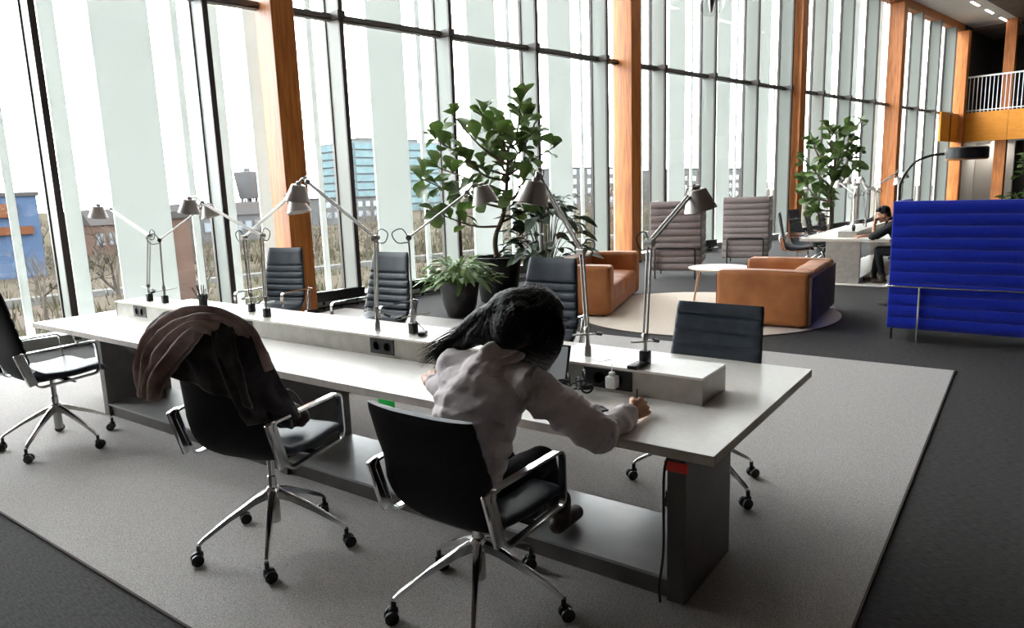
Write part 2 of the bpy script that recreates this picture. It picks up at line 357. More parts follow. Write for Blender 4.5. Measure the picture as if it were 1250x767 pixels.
for r_, d in enumerate((7.6, 4.6)):
    for k in range(7):
        s = 5+4.6*k
        if cl0 is None:
            cl0 = t = thing('ceiling_light', (0, 0, 0)); MB().rbox(-.11, -1.2, 0, .11, 1.2, .06, .01, 1).build('housing', 'white_plastic', t); MB().rbox(-.09, -1.17, -.012, .09, 1.17, .0, .004, 1).build('diffuser', 'tube_light', t)
        else: t = copy_tree(cl0)
        t.location = W(s, d, ZC-.06); t.rotation_euler = (0, 0, WROT); tag(t, 'long lit strip light recessed overhead in the hall ceiling', 'light', 'strip lights over the hall')
# convector heaters under the windows
def make_rad():
    t = thing('convector_heater', (0, 0, 0)); 
    MB().rbox(-.06, -.86, .13, .06, .86, .29, .012, 2).build('casing', 'black_metal', t)
    for y in (-.6, 0, .6): MB().rbox(-.02, y-.03, 0, .02, y+.03, .14, .005, 1).build('foot', 'black_metal', t)
    MB().tube([(0.03, -.95, .06), (.03, .95, .06)], .016, 8).build('pipe', 'aluminium', t); MB().tube([(-.03, -.95, .04), (-.03, .95, .04)], .022, 8).build('pipe', 'black_metal', t)
    return t
rad = make_rad(); first = True
HL = {8: 'black convector heater under the window beyond the window end of the desk', 9: 'short black convector heater between the timber column and the desk chairs', 10: 'black convector heater under the window left of the low spreading plant', 11: 'black convector heater behind the pot of the fig tree',
      12: 'black convector heater under the window behind the bushy dark plant', 14: 'black convector heater behind the mauve chair beside the column', 15: 'black convector heater between the two mauve high-back chairs', 16: 'black convector heater behind the mauve chair with the pale inner wing', 18: 'black convector heater behind the far indoor tree'}
for i, s in enumerate(ms[:-1]):
    if s < 0 or s > 32: continue
    e = ms[i+1]; c = (s+e)/2-.03
    if i == 9: c = 5.62+.06
    if any(abs(c-(q+.17)) < 1.05 for q in CS): 
        if i != 9: continue
    t = rad if first else copy_tree(rad); first = False
    t.location = W(c, 9.98 if i != 9 else 10.02, 0); t.rotation_euler = (0, 0, WROT)
    tag(t, HL.get(i, 'long low black convector heater on feet under the far windows'), 'heater', 'convector heaters along the window wall')
    if i == 9: t.scale = (.7, .5, 1)
# rugs
t = thing('carpet_rug', (-.436, 1.33, 0), 0, 'large pale grey rectangular rug under the long desk', 'rug')
mb = MB().box(-8.2, .01, 0, -.01, 6.01, .012); mb.build('pile', 'rug_grey', t, False)
mb = MB(); mb.box(-8.2, 0, 0, 0, .01, .011); mb.box(-.01, .01, 0, 0, 6.01, .011); mb.box(-8.2, 6.01, 0, 0, 6.02, .011); mb.build('border', 'rug_edge', t, False)
t = thing('round_rug', (-3.6, 9.4, 0), 0, 'round beige rug under the coffee table and tan sofas', 'rug')
MB().lathe([(0.001, .014), (1.74, .014), (1.77, .008), (1.77, 0)], 72).build('pile', 'rug_beige', t)
MB().lathe([(1.77, .0), (1.77, .013), (1.785, .01), (1.785, 0)], 72, close=True).build('border', 'rug_edge', t)

# ================================================================== long desk with power box
TZ = .73
desk = thing('long_desk', (-4.02, 3.24, 0), 0, 'long pale shared desk with a raised power box along its middle', 'desk'); dl = desk.location
def D(mb, name, mat, par=None, smooth=False): mb.xf(Matrix.Translation(-dl)); return mb.build(name, mat, par or desk, smooth)
mb = MB()
for (x0, x1) in ((-7.14, -4.021), (-4.019, -.90)):
    mb.box(x0, 2.49, TZ-.042, x1, 3.99, TZ-.003, 1); mb.box(x0, 2.49, TZ-.003, x1, 3.99, TZ, 0)
D(mb, 'tabletop', ['laminate', 'table_edge'])
for x in (-6.15, -3.78, -1.126): D(MB().rbox(x, 2.575, .0125, x+.08, 3.12, TZ-.042, .003, 1), 'leg', 'panel_grey')
for (x0, x1) in ((-6.07, -3.78), (-3.70, -1.126)):
    mb = MB(); mb.box(x0, 2.60, .0125, x1, 3.10, .105, 1); mb.box(x0, 2.577, .105, x1, 3.118, .12, 0); D(mb, 'platform', ['platform_grey', 'panel_grey'])
bx0, bx1, by0, by1, bz = -6.80, -1.165, 3.06, 3.37, .865
pb = D(MB().box(bx0, by0, bz-.012, bx1, by1, bz), 'power_box', 'laminate')
def B(mb, name, mat, smooth=False): mb.xf(Matrix.Translation(-dl)); return mb.build(name, mat, pb, smooth)
for (x0, x1) in ((bx0+.012, -4.02), (-4.018, bx1-.012)):
    B(MB().box(x0, by0+.004, TZ, x1, by0+.016, bz-.012), 'front_panel', 'box_metal'); B(MB().box(x0, by1-.016, TZ, x1, by1-.004, bz-.012), 'back_panel', 'box_metal')
B(MB().box(bx0, by0, TZ, bx0+.012, by1, bz-.012), 'end_panel', 'box_metal'); B(MB().box(bx1-.012, by0, TZ, bx1, by1, bz-.012), 'end_panel', 'box_metal')
def socket(x, y, sgn, wide=.2):
    mb = MB(); mb.box(x-wide/2, y-.006 if sgn < 0 else y, TZ+.018, x+wide/2, y if sgn < 0 else y+.006, bz-.018, 0)
    for dx in (-.048, .048):
        pr = [(.036, 0), (.036, .003), (.028, .003), (.026, -.001), (.001, -.001)]
        q = MB().lathe(pr, 20); q.m = [1 if i >= 40 else 0 for i in range(len(q.f))]
        q.xf(Matrix.Translation((x+dx, y+.006*sgn, TZ+.0675)) @ Matrix.Rotation(R(90*(1 if sgn < 0 else -1)), 4, 'X')); o = len(mb.v)
        mb.v += q.v; mb.f += [tuple(i+o for i in f) for f in q.f]; mb.m += q.m
    return B(mb, 'socket_plate', ['dark_plastic', 'socket_hole'], True)
for x in (-6.357, -4.771, -3.281, -1.66):
    socket(x, by0+.004, -1, .21 if x < -2 else .27); socket(x, by1-.004, 1)
o = tag(MB().rbox(-1.135, 2.564, .600, -1.035, 2.574, .642, .002, 1).build('desk_tag', ['red_sticker'], None), 'small red tag on the front of the desk end leg', 'tag')
o = tag(MB().rbox(-2.72, 2.486, .645, -2.60, 2.4895, .688, .001, 1).build('desk_tag', 'green_sticker', None), 'small bright green tag under the desk edge behind the chair back', 'tag')
o = tag(MB().tube(spline([(-1.139, 2.542, .019), (-1.14, 2.535, .1), (-1.125, 2.54, .25), (-1.12, 2.53, .45), (-1.105, 2.50, .62), (-1.10, 2.53, .685)], 6), .006, 6).build('cable', 'dark_plastic', None), 'thin black cable hanging down beside the desk end leg', 'cable')

# ================================================================== desk lamps
def lamp(base, E, H, S, label, big=1.0, clamp=True, lever=1, bgl=False):
    bz_ = bz
    t = thing('desk_lamp', (base[0], base[1], bz_), 0, label, 'lamp', 'jointed desk lamps on the power box'); o = t.location
    E = V(E)-o; H = V(H)-o; S = V(S)-o; r = .0062
    if clamp: MB().rbox(-.024, -.024, 0, .024, .024, .07, .006, 2).build('clamp', 'dark_plastic', t)
    else: MB().lathe([(.02, 0), (.02, .05), (.012, .062), (.012, .09)], 12).build('clamp', 'aluminium', t)
    MB().lathe([(.010, .06), (.010, .12), (.016, .125), (.016, .15), (.008, .16)], 12).build('pivot', 'aluminium', t)
    p0 = V((0, 0, .13)); sd = (H-E); sd.z = 0; sd = sd.normalized() if sd.length > .01 else V((1, 0, 0)); sy = V((-sd.y, sd.x, 0))
    mb = MB()
    for k in (-1, 1): mb.tube([p0+sy*.011*k, E+sy*.011*k], r, 8)
    for f in (.03, .97): mb.tube([p0.lerp(E, f)-sy*.02, p0.lerp(E, f)+sy*.02], .009, 8)
    mb.build('lower_arm', 'aluminium', t)
    mb = MB()
    for k in (-1, 1): mb.tube([E+sy*.011*k, H+sy*.011*k], r, 8)
    mb.build('upper_arm', 'aluminium', t)
    MB().tube([E-sy*.024, E+sy*.024], .019, 14).build('elbow_joint', 'aluminium', t)
    dx = -sd*.06*1
    MB().tube(spline([E+V((0, 0, .0)), E+dx*.7+V((0, 0, .055)), E+dx*1.7+V((0, 0, .03)), E+dx*1.2+V((0, 0, -.03)), E+V((0, 0, -.03))], 5), .0035, 6).build('cable', 'dark_plastic', t)
    MB().tube([p0+sd*.11*lever+V((0, 0, .0)), p0-sd*.10*lever+V((0, 0, -.028))], .0055, 6).build('tension_lever', 'aluminium', t)
    MB().tube([p0-sd*.07*lever+V((0, 0, -.02)), p0-sd*.11*lever+V((0, 0, -.031))], .010, 8).build('lever_grip', 'dark_plastic', t)
    MB().ball(H, .02, 12, 8).build('shade_joint', 'aluminium', t)
    ax = (S-H); tl = V((ax.x, ax.y, 0)); tl = tl.normalized()*.22 if tl.length > .02 else V((0, 0, 0))
    axis = (V((0, 0, -1))+tl).normalized(); q = V((0, 0, -1)).rotation_difference(axis).to_matrix().to_4x4()
    b = big
    sh = MB().lathe([(.040*b, .055*b), (.047*b, .052*b), (.086*b, -.055*b), (.083*b, -.055*b), (.044*b, .048*b), (.001, .048*b), (.001, .055*b)], 32, close=True).xf(Matrix.Translation(S) @ q)
    so = sh.build('shade', 'shade_metal', t)
    top = S-axis*.06*b
    MB().lathe([(.018*b, 0), (.018*b, .02*b), (.008*b, .026*b)], 14).xf(Matrix.Translation(S) @ q @ Matrix.Translation((0, 0, .052*b))).build('vent_cap', 'aluminium', so)
    MB().tube(spline([H, (H+top)/2+V((0, 0, .03)), top], 6), .007, 8).build('shade_arm', 'aluminium', t)
    MB().tube([H+V((.03*math.cos(a), 0, .03*math.sin(a)+.012)) for a in [i*math.pi/8 for i in range(16)]], .0025, 5, closed=True).build('handle_ring', 'aluminium', t)
    return t
LP = 'jointed aluminium desk lamp '
lamp((-6.45, 3.21), (-6.324, 3.21, 1.461), (-6.97, 3.21, 1.70), (-7.23, 3.21, 1.685), LP+'at the window end of the desk, head over the desk end')
lamp((-6.18, 3.21), (-6.149, 3.21, 1.427), (-5.95, 3.50, 1.68), (-5.87, 3.54, 1.66), LP+'next to the end lamp, head turned to the window')
lamp((-4.97, 3.27), (-4.98, 3.27, 1.457), (-4.43, 3.29, 1.742), (-4.31, 3.29, 1.70), LP+'beside the pen pot, arm crossing over the next lamp')
lamp((-4.63, 3.17), (-4.59, 3.16, 1.482), (-5.30, 3.14, 1.735), (-5.49, 3.14, 1.717), LP+'in mid desk, arm reaching back over the pen pot', lever=-1)
lamp((-3.46, 3.20), (-3.40, 3.18, 1.479), (-3.96, 3.12, 1.853), (-4.07, 3.12, 1.785), LP+'in front of the high-back chair, head against the timber column', clamp=False)
lamp((-3.15, 3.22), (-3.133, 3.21, 1.482), (-2.86, 3.47, 1.745), (-2.77, 3.52, 1.73), LP+'with its head among the leaves of the potted tree')
lamp((-1.86, 3.21), (-1.886, 3.21, 1.427), (-1.95, 2.92, 1.815), (-1.97, 2.90, 1.735), LP+'by the laptop, conical shade in front of the bushy plant', clamp=False)
lamp((-1.515, 3.19), (-1.5, 3.21, 1.476), (-1.43, 3.56, 1.70), (-1.40, 3.59, 1.67), LP+'nearest the free desk end, on a black clamp', lever=-1)
# pen pot
t = thing('pen_pot', (-5.669, 3.27, bz), 0, 'black pot of pens standing on the power box', 'pen pot')
MB().lathe([(.036, 0), (.040, .10), (.037, .10), (.034, .006), (.001, .006)], 20).build('cup', 'dark_plastic', t)
for k in range(8):
    a = k*2.4; rr = .02+.012*(k % 2); l = .15+.02*(k % 3)
    MB().tube([(rr*.5*math.cos(a), rr*.5*math.sin(a), .012), (rr*2.4*math.cos(a), rr*2.4*math.sin(a), l)], .0045, 6).build('pen', 'dark_plastic' if k % 3 else 'aluminium', t)

# ================================================================== office chairs
def shell(stations, sec=22):   # stations: (y, z, halfwidth, thick_front, thick_back, concave)
    mb = MB(); vs = []; fs = []; P = [V((0, a[0], a[1])) for a in stations]; k = len(P)
    for i, st in enumerate(stations):
        t = (P[min(i+1, k-1)]-P[max(i-1, 0)]).normalized(); n = t.cross(V((1, 0, 0)))   # n points to the sitter's side for a back going up
        w_, tf, tb, cc = st[2:6]
        for j in range(sec):
            a = 2*math.pi*j/sec; cx, sx = math.cos(a), math.sin(a); ex = .45
            x = w_*math.copysign(abs(cx)**ex, cx); q = math.copysign(abs(sx)**.6, sx); th = tf if q > 0 else tb
            vs.append(P[i]+V((x, 0, 0))+n*(q*th+cc*(x/w_)**2))
    for i in range(k-1):
        for j in range(sec): fs.append((i*sec+j, i*sec+(j+1) % sec, (i+1)*sec+(j+1) % sec, (i+1)*sec+j))
    fs += [tuple(range(sec-1, -1, -1)), tuple((k-1)*sec+j for j in range(sec))]
    return mb.add(vs, fs)
def make_chair(name, top, dz=0., ribs=7, ribtop=.75, wt=.22, wb=.275):
    t = thing(name, (0, 0, 0))
    RB = .355
    hub = MB().lathe([(.030, .255), (.040, .262), (.038, .30), (.026, .315)], 20); hub.build('hub', 'chrome', t)
    MB().lathe([(.001, .125), (.024, .125), (.027, .13), (.027, .258)], 16).build('column_tube', 'aluminium', t)
    MB().lathe([(.022, .30), (.022, .37), (.017, .375), (.017, .42+dz)], 16).build('gas_lift', 'chrome', t)
    for k in range(5):
        a = 2*math.pi*k/5+.3; m = Matrix.Rotation(a, 4, 'Z')
        mb = MB(); ring = []
        for (x, z, wd, h) in ((.02, .285, .024, .024), (.09, .262, .020, .019), (.22, .196, .015, .014), (RB-.012, .122, .011, .011), (RB+.012, .100, .010, .012)):
            ring.append([(x, -wd, z-h), (x, wd, z-h), (x, wd*.75, z+h*.7), (x, 0, z+h), (x, -wd*.75, z+h*.7)])
        vs = [p for q in ring for p in q]; fs = []
        for i in range(4):
            for j in range(5): fs.append((i*5+j, i*5+(j+1) % 5, (i+1)*5+(j+1) % 5, (i+1)*5+j))
        fs += [(4, 3, 2, 1, 0), (20, 21, 22, 23, 24)]; mb.add(vs, fs); mb.xf(m).build('base_leg', 'chrome', t, ang=50)
        cm = m @ Matrix.Translation((RB+.012, 0, 0)) @ Matrix.Rotation(k*1.9+.6, 4, 'Z')
        mb = MB().lathe([(.011, .05), (.011, .098)], 10); mb.rbox(-.018, -.012, .035, .022, .012, .066, .006, 1)
        cs = mb.xf(cm).build('caster', 'dark_plastic', t)
        for sy in (-1, 1):
            MB().lathe([(.001, -.009), (.020, -.010), (.029, -.007), (.029, .007), (.020, .010), (.001, .009)], 16).xf(cm @ Matrix.Translation((.012, sy*.019, .029)) @ Matrix.Rotation(R(90), 4, 'X')).build('wheel', 'dark_plastic', cs)
    zs = .455+dz
    # seat pad
    st = []
    for i in range(22):
        u = i/21; y = .27-.47*u; z = zs+.008*math.cos(u*6.28)-.035*max(0, (.16-u)/.16)**2+.045*max(0, (u-.82)/.18)**2
        e = min(1, (u+.03)/.10)**.5; e2 = min(1, (1.04-u)/.08)**.5
        st.append((y, z, (.27-.02*(1-e))*1.0, .032*e*e2, .034*e*e2, .010))
    MB0 = shell(st); MB0.v = [(x, y, z) for (x, y, z) in MB0.v]; MB0.build('seat', 'leather_dark', t, ang=60)
    # backrest: outer shell dark fabric, inner leather with stitched channels
    N = 66; pth = spline([(0, -.12, zs-.035), (0, -.19, zs-.015), (0, -.235, zs+.06), (0, -.255, zs+.2), (0, -.29, (zs+top)/2+.08), (0, -.335, top)], 20)
    zmax = top; st = []
    for i, p in enumerate(pth):
        u = i/(len(pth)-1); zz = (p.z-zs)/(top-zs)
        wd = .25+(wb-.25)*min(1, max(0, zz)/.25)-(wb-wt)*max(0, zz-.25)/.75; e = min(1, (1.012-u)/.05)**.5*min(1, (u+.03)/.1)**.5
        rib = 0
        if 0 < zz < ribtop: ph = (zz/ribtop*ribs) % 1; rib = -.018*math.exp(-((ph-.5)/.13)**2)
        st.append((p.y, p.z, wd*(.97+.03*e), (.026+rib)*e, .016*e, .022))
    bk = shell(st, 26); sec = 26; bk.m = [1 if (i < (len(st)-1)*sec and (i % sec) >= sec//2) else 0 for i in range(len(bk.f))]
    bk.build('backrest', ['leather_dark', 'fabric_black'], t, ang=60)
    for sx in (-1, 1):
        x = .298*sx
        pts = [(x, -.285, .655+dz), (x, .20, .665+dz), (x, .205, .43+dz), (x, -.20, .405+dz)]
        mb = MB(); mb.sweep(fillet(pts, .045, 5, True), [(-.015, -.006), (.015, -.006), (.015, .006), (-.015, .006)], (1, 0, 0), True)
        arm = mb.build('armrest', 'chrome', t, ang=50)
        MB().rbox(x-.012, -.03, -.12, x+.012, .03, .12, .006, 1).xf(Matrix.Translation((0, -.255, .545+dz)) @ Matrix.Rotation(R(16), 4, 'X')).build('arm_bracket', 'chrome', arm)
        MB().box(min(x, .15*sx), -.02, .408+dz, max(x, .15*sx), .03, .420+dz).build('arm_stay', 'chrome', arm, False)
    MB().tube([(.05, .0, .40+dz), (.24, .06, .385+dz)], .006, 6).build('lever', 'black_metal', t)
    MB().rbox(-.11, -.13, .40+dz, .11, .13, .43+dz, .008, 1).build('seat_plate', 'black_metal', t)
    return t
hi = make_chair('office_chair', 1.2, .11)
lo = make_chair('office_chair', 1.03, .0, 6, .95, .265, .285)
loC = make_chair('office_chair', .94, .03, 6, .95, .27, .285)
GR = 'swivel chairs around the long desk'
def place(t, x, y, deg, label, grp=GR): t.location = (x, y, .012); t.rotation_euler = (0, 0, R(deg)); return tag(t, label, 'chair', grp)
place(hi, -5.68, 2.05, 0, 'black high-back swivel chair alone at the window end of the desk')
chB = place(copy_tree(hi), -2.98, 1.98, 12, 'black high-back swivel chair with a coat and scarf over its back')
place(loC, -1.77, 2.12, -1, 'black low-back swivel chair that the writing woman sits on')
place(copy_tree(hi), -6.50, 4.52, 196, 'black high-back swivel chair across the desk in front of the timber column')
place(copy_tree(hi), -4.85, 4.42, 183, 'black high-back swivel chair across the desk between lamp stands, left of the fern')
place(copy_tree(hi), -3.02, 4.38, 180, 'black high-back swivel chair across the desk just behind the woman\'s head')
place(lo, -1.462, 3.76, 178, 'black low-back swivel chair with stitched channels behind the free desk end')
# ================================================================== coat, scarf and bag on the second chair
def LB(x, y, z): return chB.matrix_basis @ V((x, y, z))
sroot = thing('scarf', LB(-.1, -.34, 1.18), 0, 'brown and pink woollen scarf draped over the coat on the chair back', 'scarf'); so = sroot.location.copy()
def sheet(rows, nu, nfold, amp, thick, name, mat, par, seed=0., nz=.006, hem=0.):
    # rows: list of (edge a, edge b) pairs along the length; folds run along the length
    A = spline([r[0] for r in rows], 7); B_ = spline([r[1] for r in rows], 7); nv = len(A); vs = []; fs = []
    grid = [[A[i].lerp(B_[i], j/nu) for j in range(nu+1)] for i in range(nv)]
    for i in range(nv):
        for j in range(nu+1):
            du = grid[i][min(j+1, nu)]-grid[i][max(j-1, 0)]; dv = grid[min(i+1, nv-1)][j]-grid[max(i-1, 0)][j]; n_ = du.cross(dv)
            n_ = n_.normalized() if n_.length > 1e-9 else V((0, 0, 1)); u = j/nu; v = i/(nv-1)
            w1 = amp*(math.sin(2*math.pi*(nfold*u+.35*math.sin(v*3+seed)+seed))+.22*math.sin(2*math.pi*(nfold*2.3*u+v*.6+seed*2)))*(.45+.55*v)
            vs.append(grid[i][j]+n_*(w1+nz*noise.noise(grid[i][j]*18)))
    for i in range(nv-1):
        for j in range(nu): a_ = i*(nu+1)+j; fs.append((a_, a_+1, a_+nu+2, a_+nu+1))
    o = MB().add(vs, fs).build(name, mat, par, True, 180); m_ = o.modifiers.new('thickness', 'SOLIDIFY'); m_.thickness = thick; m_.offset = 0; return o
P_ = lambda q: V(q)-so
oute = [(-2.62, 1.80, 1.02), (-2.62, 1.74, 1.20), (-2.66, 1.68, 1.275), (-2.82, 1.62, 1.30), (-3.00, 1.57, 1.262), (-3.13, 1.53, 1.17), (-3.18, 1.50, 1.04), (-3.14, 1.475, .915)]
inne = [(-2.90, 1.75, .95), (-2.86, 1.68, 1.13), (-2.80, 1.60, 1.205), (-2.76, 1.53, 1.20), (-2.80, 1.50, 1.15), (-2.90, 1.485, 1.07), (-2.985, 1.475, .985), (-3.02, 1.465, .90)]
sheet([(P_(a_), P_(b_)) for a_, b_ in zip(oute, inne)], 60, 3.6, .024, .016, 'cloth', 'scarf', sroot, .3)
oute2 = [(-2.66, 1.80, 1.0), (-2.68, 1.72, 1.19), (-2.72, 1.66, 1.26), (-2.84, 1.61, 1.275), (-2.98, 1.575, 1.24), (-3.08, 1.55, 1.15), (-3.12, 1.53, 1.03), (-3.09, 1.51, .935)]
sheet([(P_(a_)+V((.0, .012, -.01)), P_(b_)+V((.012, .02, .0))) for a_, b_ in zip(oute2, inne)], 50, 2.4, .018, .016, 'inner_fold', 'scarf', sroot, .8)
croot = thing('coat', LB(.1, -.3, 1.18), 0, 'dark charcoal coat hung over the chair back under the scarf', 'coat'); co = croot.location.copy()
Q_ = lambda q: LB(q[0], q[1], q[2]+.022)-co
sheet([(Q_((-.235, -.16, .80)), Q_((.27, -.12, .66))), (Q_((-.235, -.20, 1.0)), Q_((.265, -.19, .95))), (Q_((-.235, -.265, 1.17)), Q_((.245, -.27, 1.13))), (Q_((-.20, -.345, 1.222)), Q_((.215, -.35, 1.205))), (Q_((-.245, -.405, 1.16)), Q_((.262, -.40, 1.10))), (Q_((-.262, -.405, 1.06)), Q_((.285, -.385, .98))), (Q_((-.262, -.395, .98)), Q_((.29, -.36, .84)))],
      44, 2.6, .010, .016, 'cloth', 'coat', croot, .15, .012)
sheet([(Q_((.13, -.395, 1.17)), Q_((.245, -.30, 1.15))), (Q_((.16, -.415, 1.08)), Q_((.29, -.26, 1.05))), (Q_((.19, -.405, .95)), Q_((.305, -.20, .92))), (Q_((.215, -.385, .83)), Q_((.31, -.14, .80))), (Q_((.24, -.35, .755)), Q_((.30, -.10, .72)))],
      30, 1.6, .016, .020, 'sleeve', 'coat', croot, .5, .012)
MB().tube(spline([Q_((-.12, -.33, 1.235)), Q_((-.02, -.375, 1.25)), Q_((.08, -.38, 1.24)), Q_((.15, -.35, 1.225))], 6), .024, 10, flat=.6).build('collar', 'coat', croot)
b = thing('shoulder_bag', LB(.09, .05, .605), R(25), 'small dark bag with metal rings lying on the chair seat under the coat', 'bag')
mb = MB(); mb.ball((0, 0, .075), (.085, .06, .07)); mb.ball((.03, .02, .06), (.08, .05, .055)); blob(mb, 'pouch', 'boots', b, .008, 4, lambda p, n: .006*noise.noise(p*30))
for k in range(3): MB().tube([V((.028*math.cos(a), .012*k, .028*math.sin(a)+.16-.02*k)) for a in [i*math.pi/8 for i in range(16)]], .004, 6, closed=True).build('ring', 'metal_ring', b)
MB().tube(spline([(-.06, 0, .1), (-.05, 0, .18), (.02, .01, .20), (.07, .02, .13), (.08, .03, .05)], 6), .008, 6, flat=.5).build('strap', 'boots', b)

# ================================================================== lounge: tan leather sofas, coffee table, high-back chairs
def sofa(loc, deg, length, depth, h, label, nseat=2):
    t = thing('leather_sofa', loc, R(deg), label, 'sofa', 'tan leather sofas on the round rug'); a = .26; L2 = length/2   # faces +Y locally, length along X
    MB().rbox(-L2+.04, -depth/2+.04, .03, L2-.04, depth/2-.02, .22, .03, 3).build('base', 'leather_tan', t)
    for sx in (-1, 1):
        o = MB().rbox(sx*L2-(a if sx > 0 else 0), -depth/2+.02, .02, sx*L2+(a if sx < 0 else 0), depth/2, h, .055, 4, 8, .014, .012).build('arm', 'leather_tan', t)
        MB().tube(fillet([(sx*(L2-a*.0)-sx*.015, -depth/2+.06, h-.03), (sx*L2-sx*.015, depth/2-.03, h-.03), (sx*L2-sx*.015, depth/2-.03, .06)], .03, 4), .006, 6).build('seam', 'leather_tan', o)
    o = MB().rbox(-L2+a+.01, -depth/2, .02, L2-a-.01, -depth/2+.28, h+.0, .055, 4, 8, .014, .012).build('backrest', 'leather_tan', t)
    MB().rbox(-L2+.01, -depth/2-.012, .05, L2-.01, -depth/2+.03, h-.06, .012, 2, 4, .004).build('back_panel', 'leather_brown_dark', t)
    w_ = (length-2*a)/nseat
    for k in range(nseat):
        x0 = -L2+a+w_*k; MB().rbox(x0+.004, -depth/2+.27, .16, x0+w_-.004, depth/2-.01, .41, .05, 4, 6, .018, .012).build('seat_cushion', 'leather_tan', t)
    for sx in (-1, 1):
        for sy in (-1, 1): MB().rbox(sx*(L2-.12)-.03, sy*(depth/2-.12)-.03, 0, sx*(L2-.12)+.03, sy*(depth/2-.12)+.03, .04, .004, 1).build('foot', 'black_metal', t)
    return t
# left sofa: front edge runs (-4.48,8.36) -> (-5.17,10.7)
fd = V((-.83, 2.81, 0)).normalized(); dn = V((-fd.y, fd.x, 0)); Ls = 2.35; c = V((-4.48, 8.36, 0))+fd*Ls/2+dn*.5
sofa((c.x, c.y, .0145), math.degrees(math.atan2(-dn.y, -dn.x))-90, Ls, 1.0, .69, 'tan leather sofa in front of the timber column and the potted plants')
fd = V((-.108, 1.73, 0)).normalized(); dn = V((-fd.y, fd.x, 0)); c = V((-1.985, 8.62, 0))+fd*.875+dn*.56
sofa((c.x, c.y, .0145), math.degrees(math.atan2(dn.y, dn.x))-90, 1.75, 1.12, .68, 'tan leather sofa with a dark back panel facing the coffee table')
t = thing('coffee_table', (-3.68, 10.28, .0145), 0, 'round pale coffee table on slanted wooden legs between the sofas', 'coffee table')
MB().lathe([(.001, .485), (.43, .485), (.45, .495), (.45, .508), (.001, .512)], 48).build('tabletop', 'coffee_top', t)
for k in range(3):
    a = R(205+120*k); MB().tube([(.36*math.cos(a), .36*math.sin(a), 0), (.28*math.cos(a), .28*math.sin(a), .487)], [.015, .022], 10).build('leg', 'pale_wood', t)
MB().lathe([(.001, .47), (.20, .47), (.20, .487), (.001, .487)], 24).build('under_plate', 'pale_wood', t)
def channels(mb, x0, x1, y0, y1, z0, z1, n, bulge=.022, sgn=-1, nx=10):   # padded panel with horizontal channels on the side sgn*y
    prof = []
    for k in range(n):
        for j in range(7):
            u = j/6; prof.append((z0+(z1-z0)*(k+u)/n, bulge*math.sin(math.pi*min(1, max(0, u)))**.6))
    vs = []; fs = []; k = len(prof)
    for (z, b_) in prof:
        for i in range(nx+1):
            x = x0+(x1-x0)*i/nx; e = min(1, i*1.0+.25, (nx-i)*1.0+.25); vs.append((x, (y0 if sgn < 0 else y1)+sgn*b_*e, z))
    for a in range(k-1):
        for i in range(nx): fs.append((a*(nx+1)+i, a*(nx+1)+i+1, (a+1)*(nx+1)+i+1, (a+1)*(nx+1)+i))
    mb.add(vs, fs); return mb
def padded(t, name, mat, x0, x1, y0, y1, z0, z1, n, sides=(-1, 1), nx=10):
    mb = MB().rbox(x0, y0, z0, x1, y1, z1, .012, 2)
    for s_ in sides: channels(mb, x0+.012, x1-.012, y0+.001, y1-.001, z0+.01, z1-.01, n, .030, s_, nx)
    return mb.build(name, mat, t, ang=50)
def highback(loc, deg, label, h=1.45, wdt=.94):
    t = thing('high_back_chair', loc, R(deg), label, 'chair', 'mauve high-back lounge chairs'); w2 = wdt/2   # faces +Y, back at -Y
    padded(t, 'backrest', 'mauve_wool', -w2, w2, -.42, -.35, .15, h, 10)
    for sx in (-1, 1):
        mb = MB().rbox(-.36, -.03, .30, .30, .03, h, .012, 2); channels(mb, -.35, .29, -.029, .029, .31, h-.01, 9, .018, -1); channels(mb, -.35, .29, -.029, .029, .31, h-.01, 9, .018, 1)
        mb.xf(Matrix.Translation((sx*(w2-.02), .02, 0)) @ Matrix.Rotation(R(90), 4, 'Z')); mb.build('side_wing', 'light_wool', t, ang=50)
    MB().rbox(-w2+.06, -.34, .30, w2-.06, .36, .46, .04, 3, 4, .015).build('seat_cushion', 'light_wool', t)
    for sx in (-1, 1):
        MB().tube(fillet([(sx*(w2-.10), -.46, 0), (sx*(w2-.10), -.46, .58), (sx*(w2+.03), -.46, .58)] if False else [(sx*(w2-.10), -.47, 0), (sx*(w2-.10), -.47, .58), (sx*.0, -.47, .58)], .06, 5), .015, 8).build('back_leg', 'black_metal', t)
        MB().tube([(sx*(w2-.08), .34, 0), (sx*(w2-.08), .34, .30)], .014, 8).build('front_leg', 'black_metal', t)
    return t
highback((-5.45, 12.95, 0), 15, 'mauve channel-quilted high-back chair beside the timber column by the tan sofa')
highback((-4.95, 15.55, 0), 12, 'mauve channel-quilted high-back chair with pale inner wing, beyond the coffee table')
# ================================================================== blue high-back sofa
t = thing('high_back_sofa', (.42, 8.52, 0), R(-1), 'royal blue channel-quilted high-back sofa with chrome rail seen from behind', 'sofa'); L0 = -1.60; L1 = 1.60
padded(t, 'backrest', 'blue_wool', L0, L1, 0, .07, .13, 1.50, 11, nx=16)
for sx in (L0+.035, L1-.035):
    mb = MB().rbox(-.0, -.035, .13, .80, .035, 1.50, .014, 2); channels(mb, .012, .79, -.034, .034, .14, 1.49, 11, .018, -1); channels(mb, .012, .79, -.034, .034, .14, 1.49, 11, .018, 1)
    mb.xf(Matrix.Translation((sx, .075, 0)) @ Matrix.Rotation(R(90), 4, 'Z')); mb.build('side_wing', 'blue_wool', t, ang=50)
for k in range(2): MB().rbox(L0+.09+k*1.51, .09, .24, L0+1.59+k*1.51, .85, .46, .05, 3, 4, .015).build('seat_cushion', 'blue_wool', t)
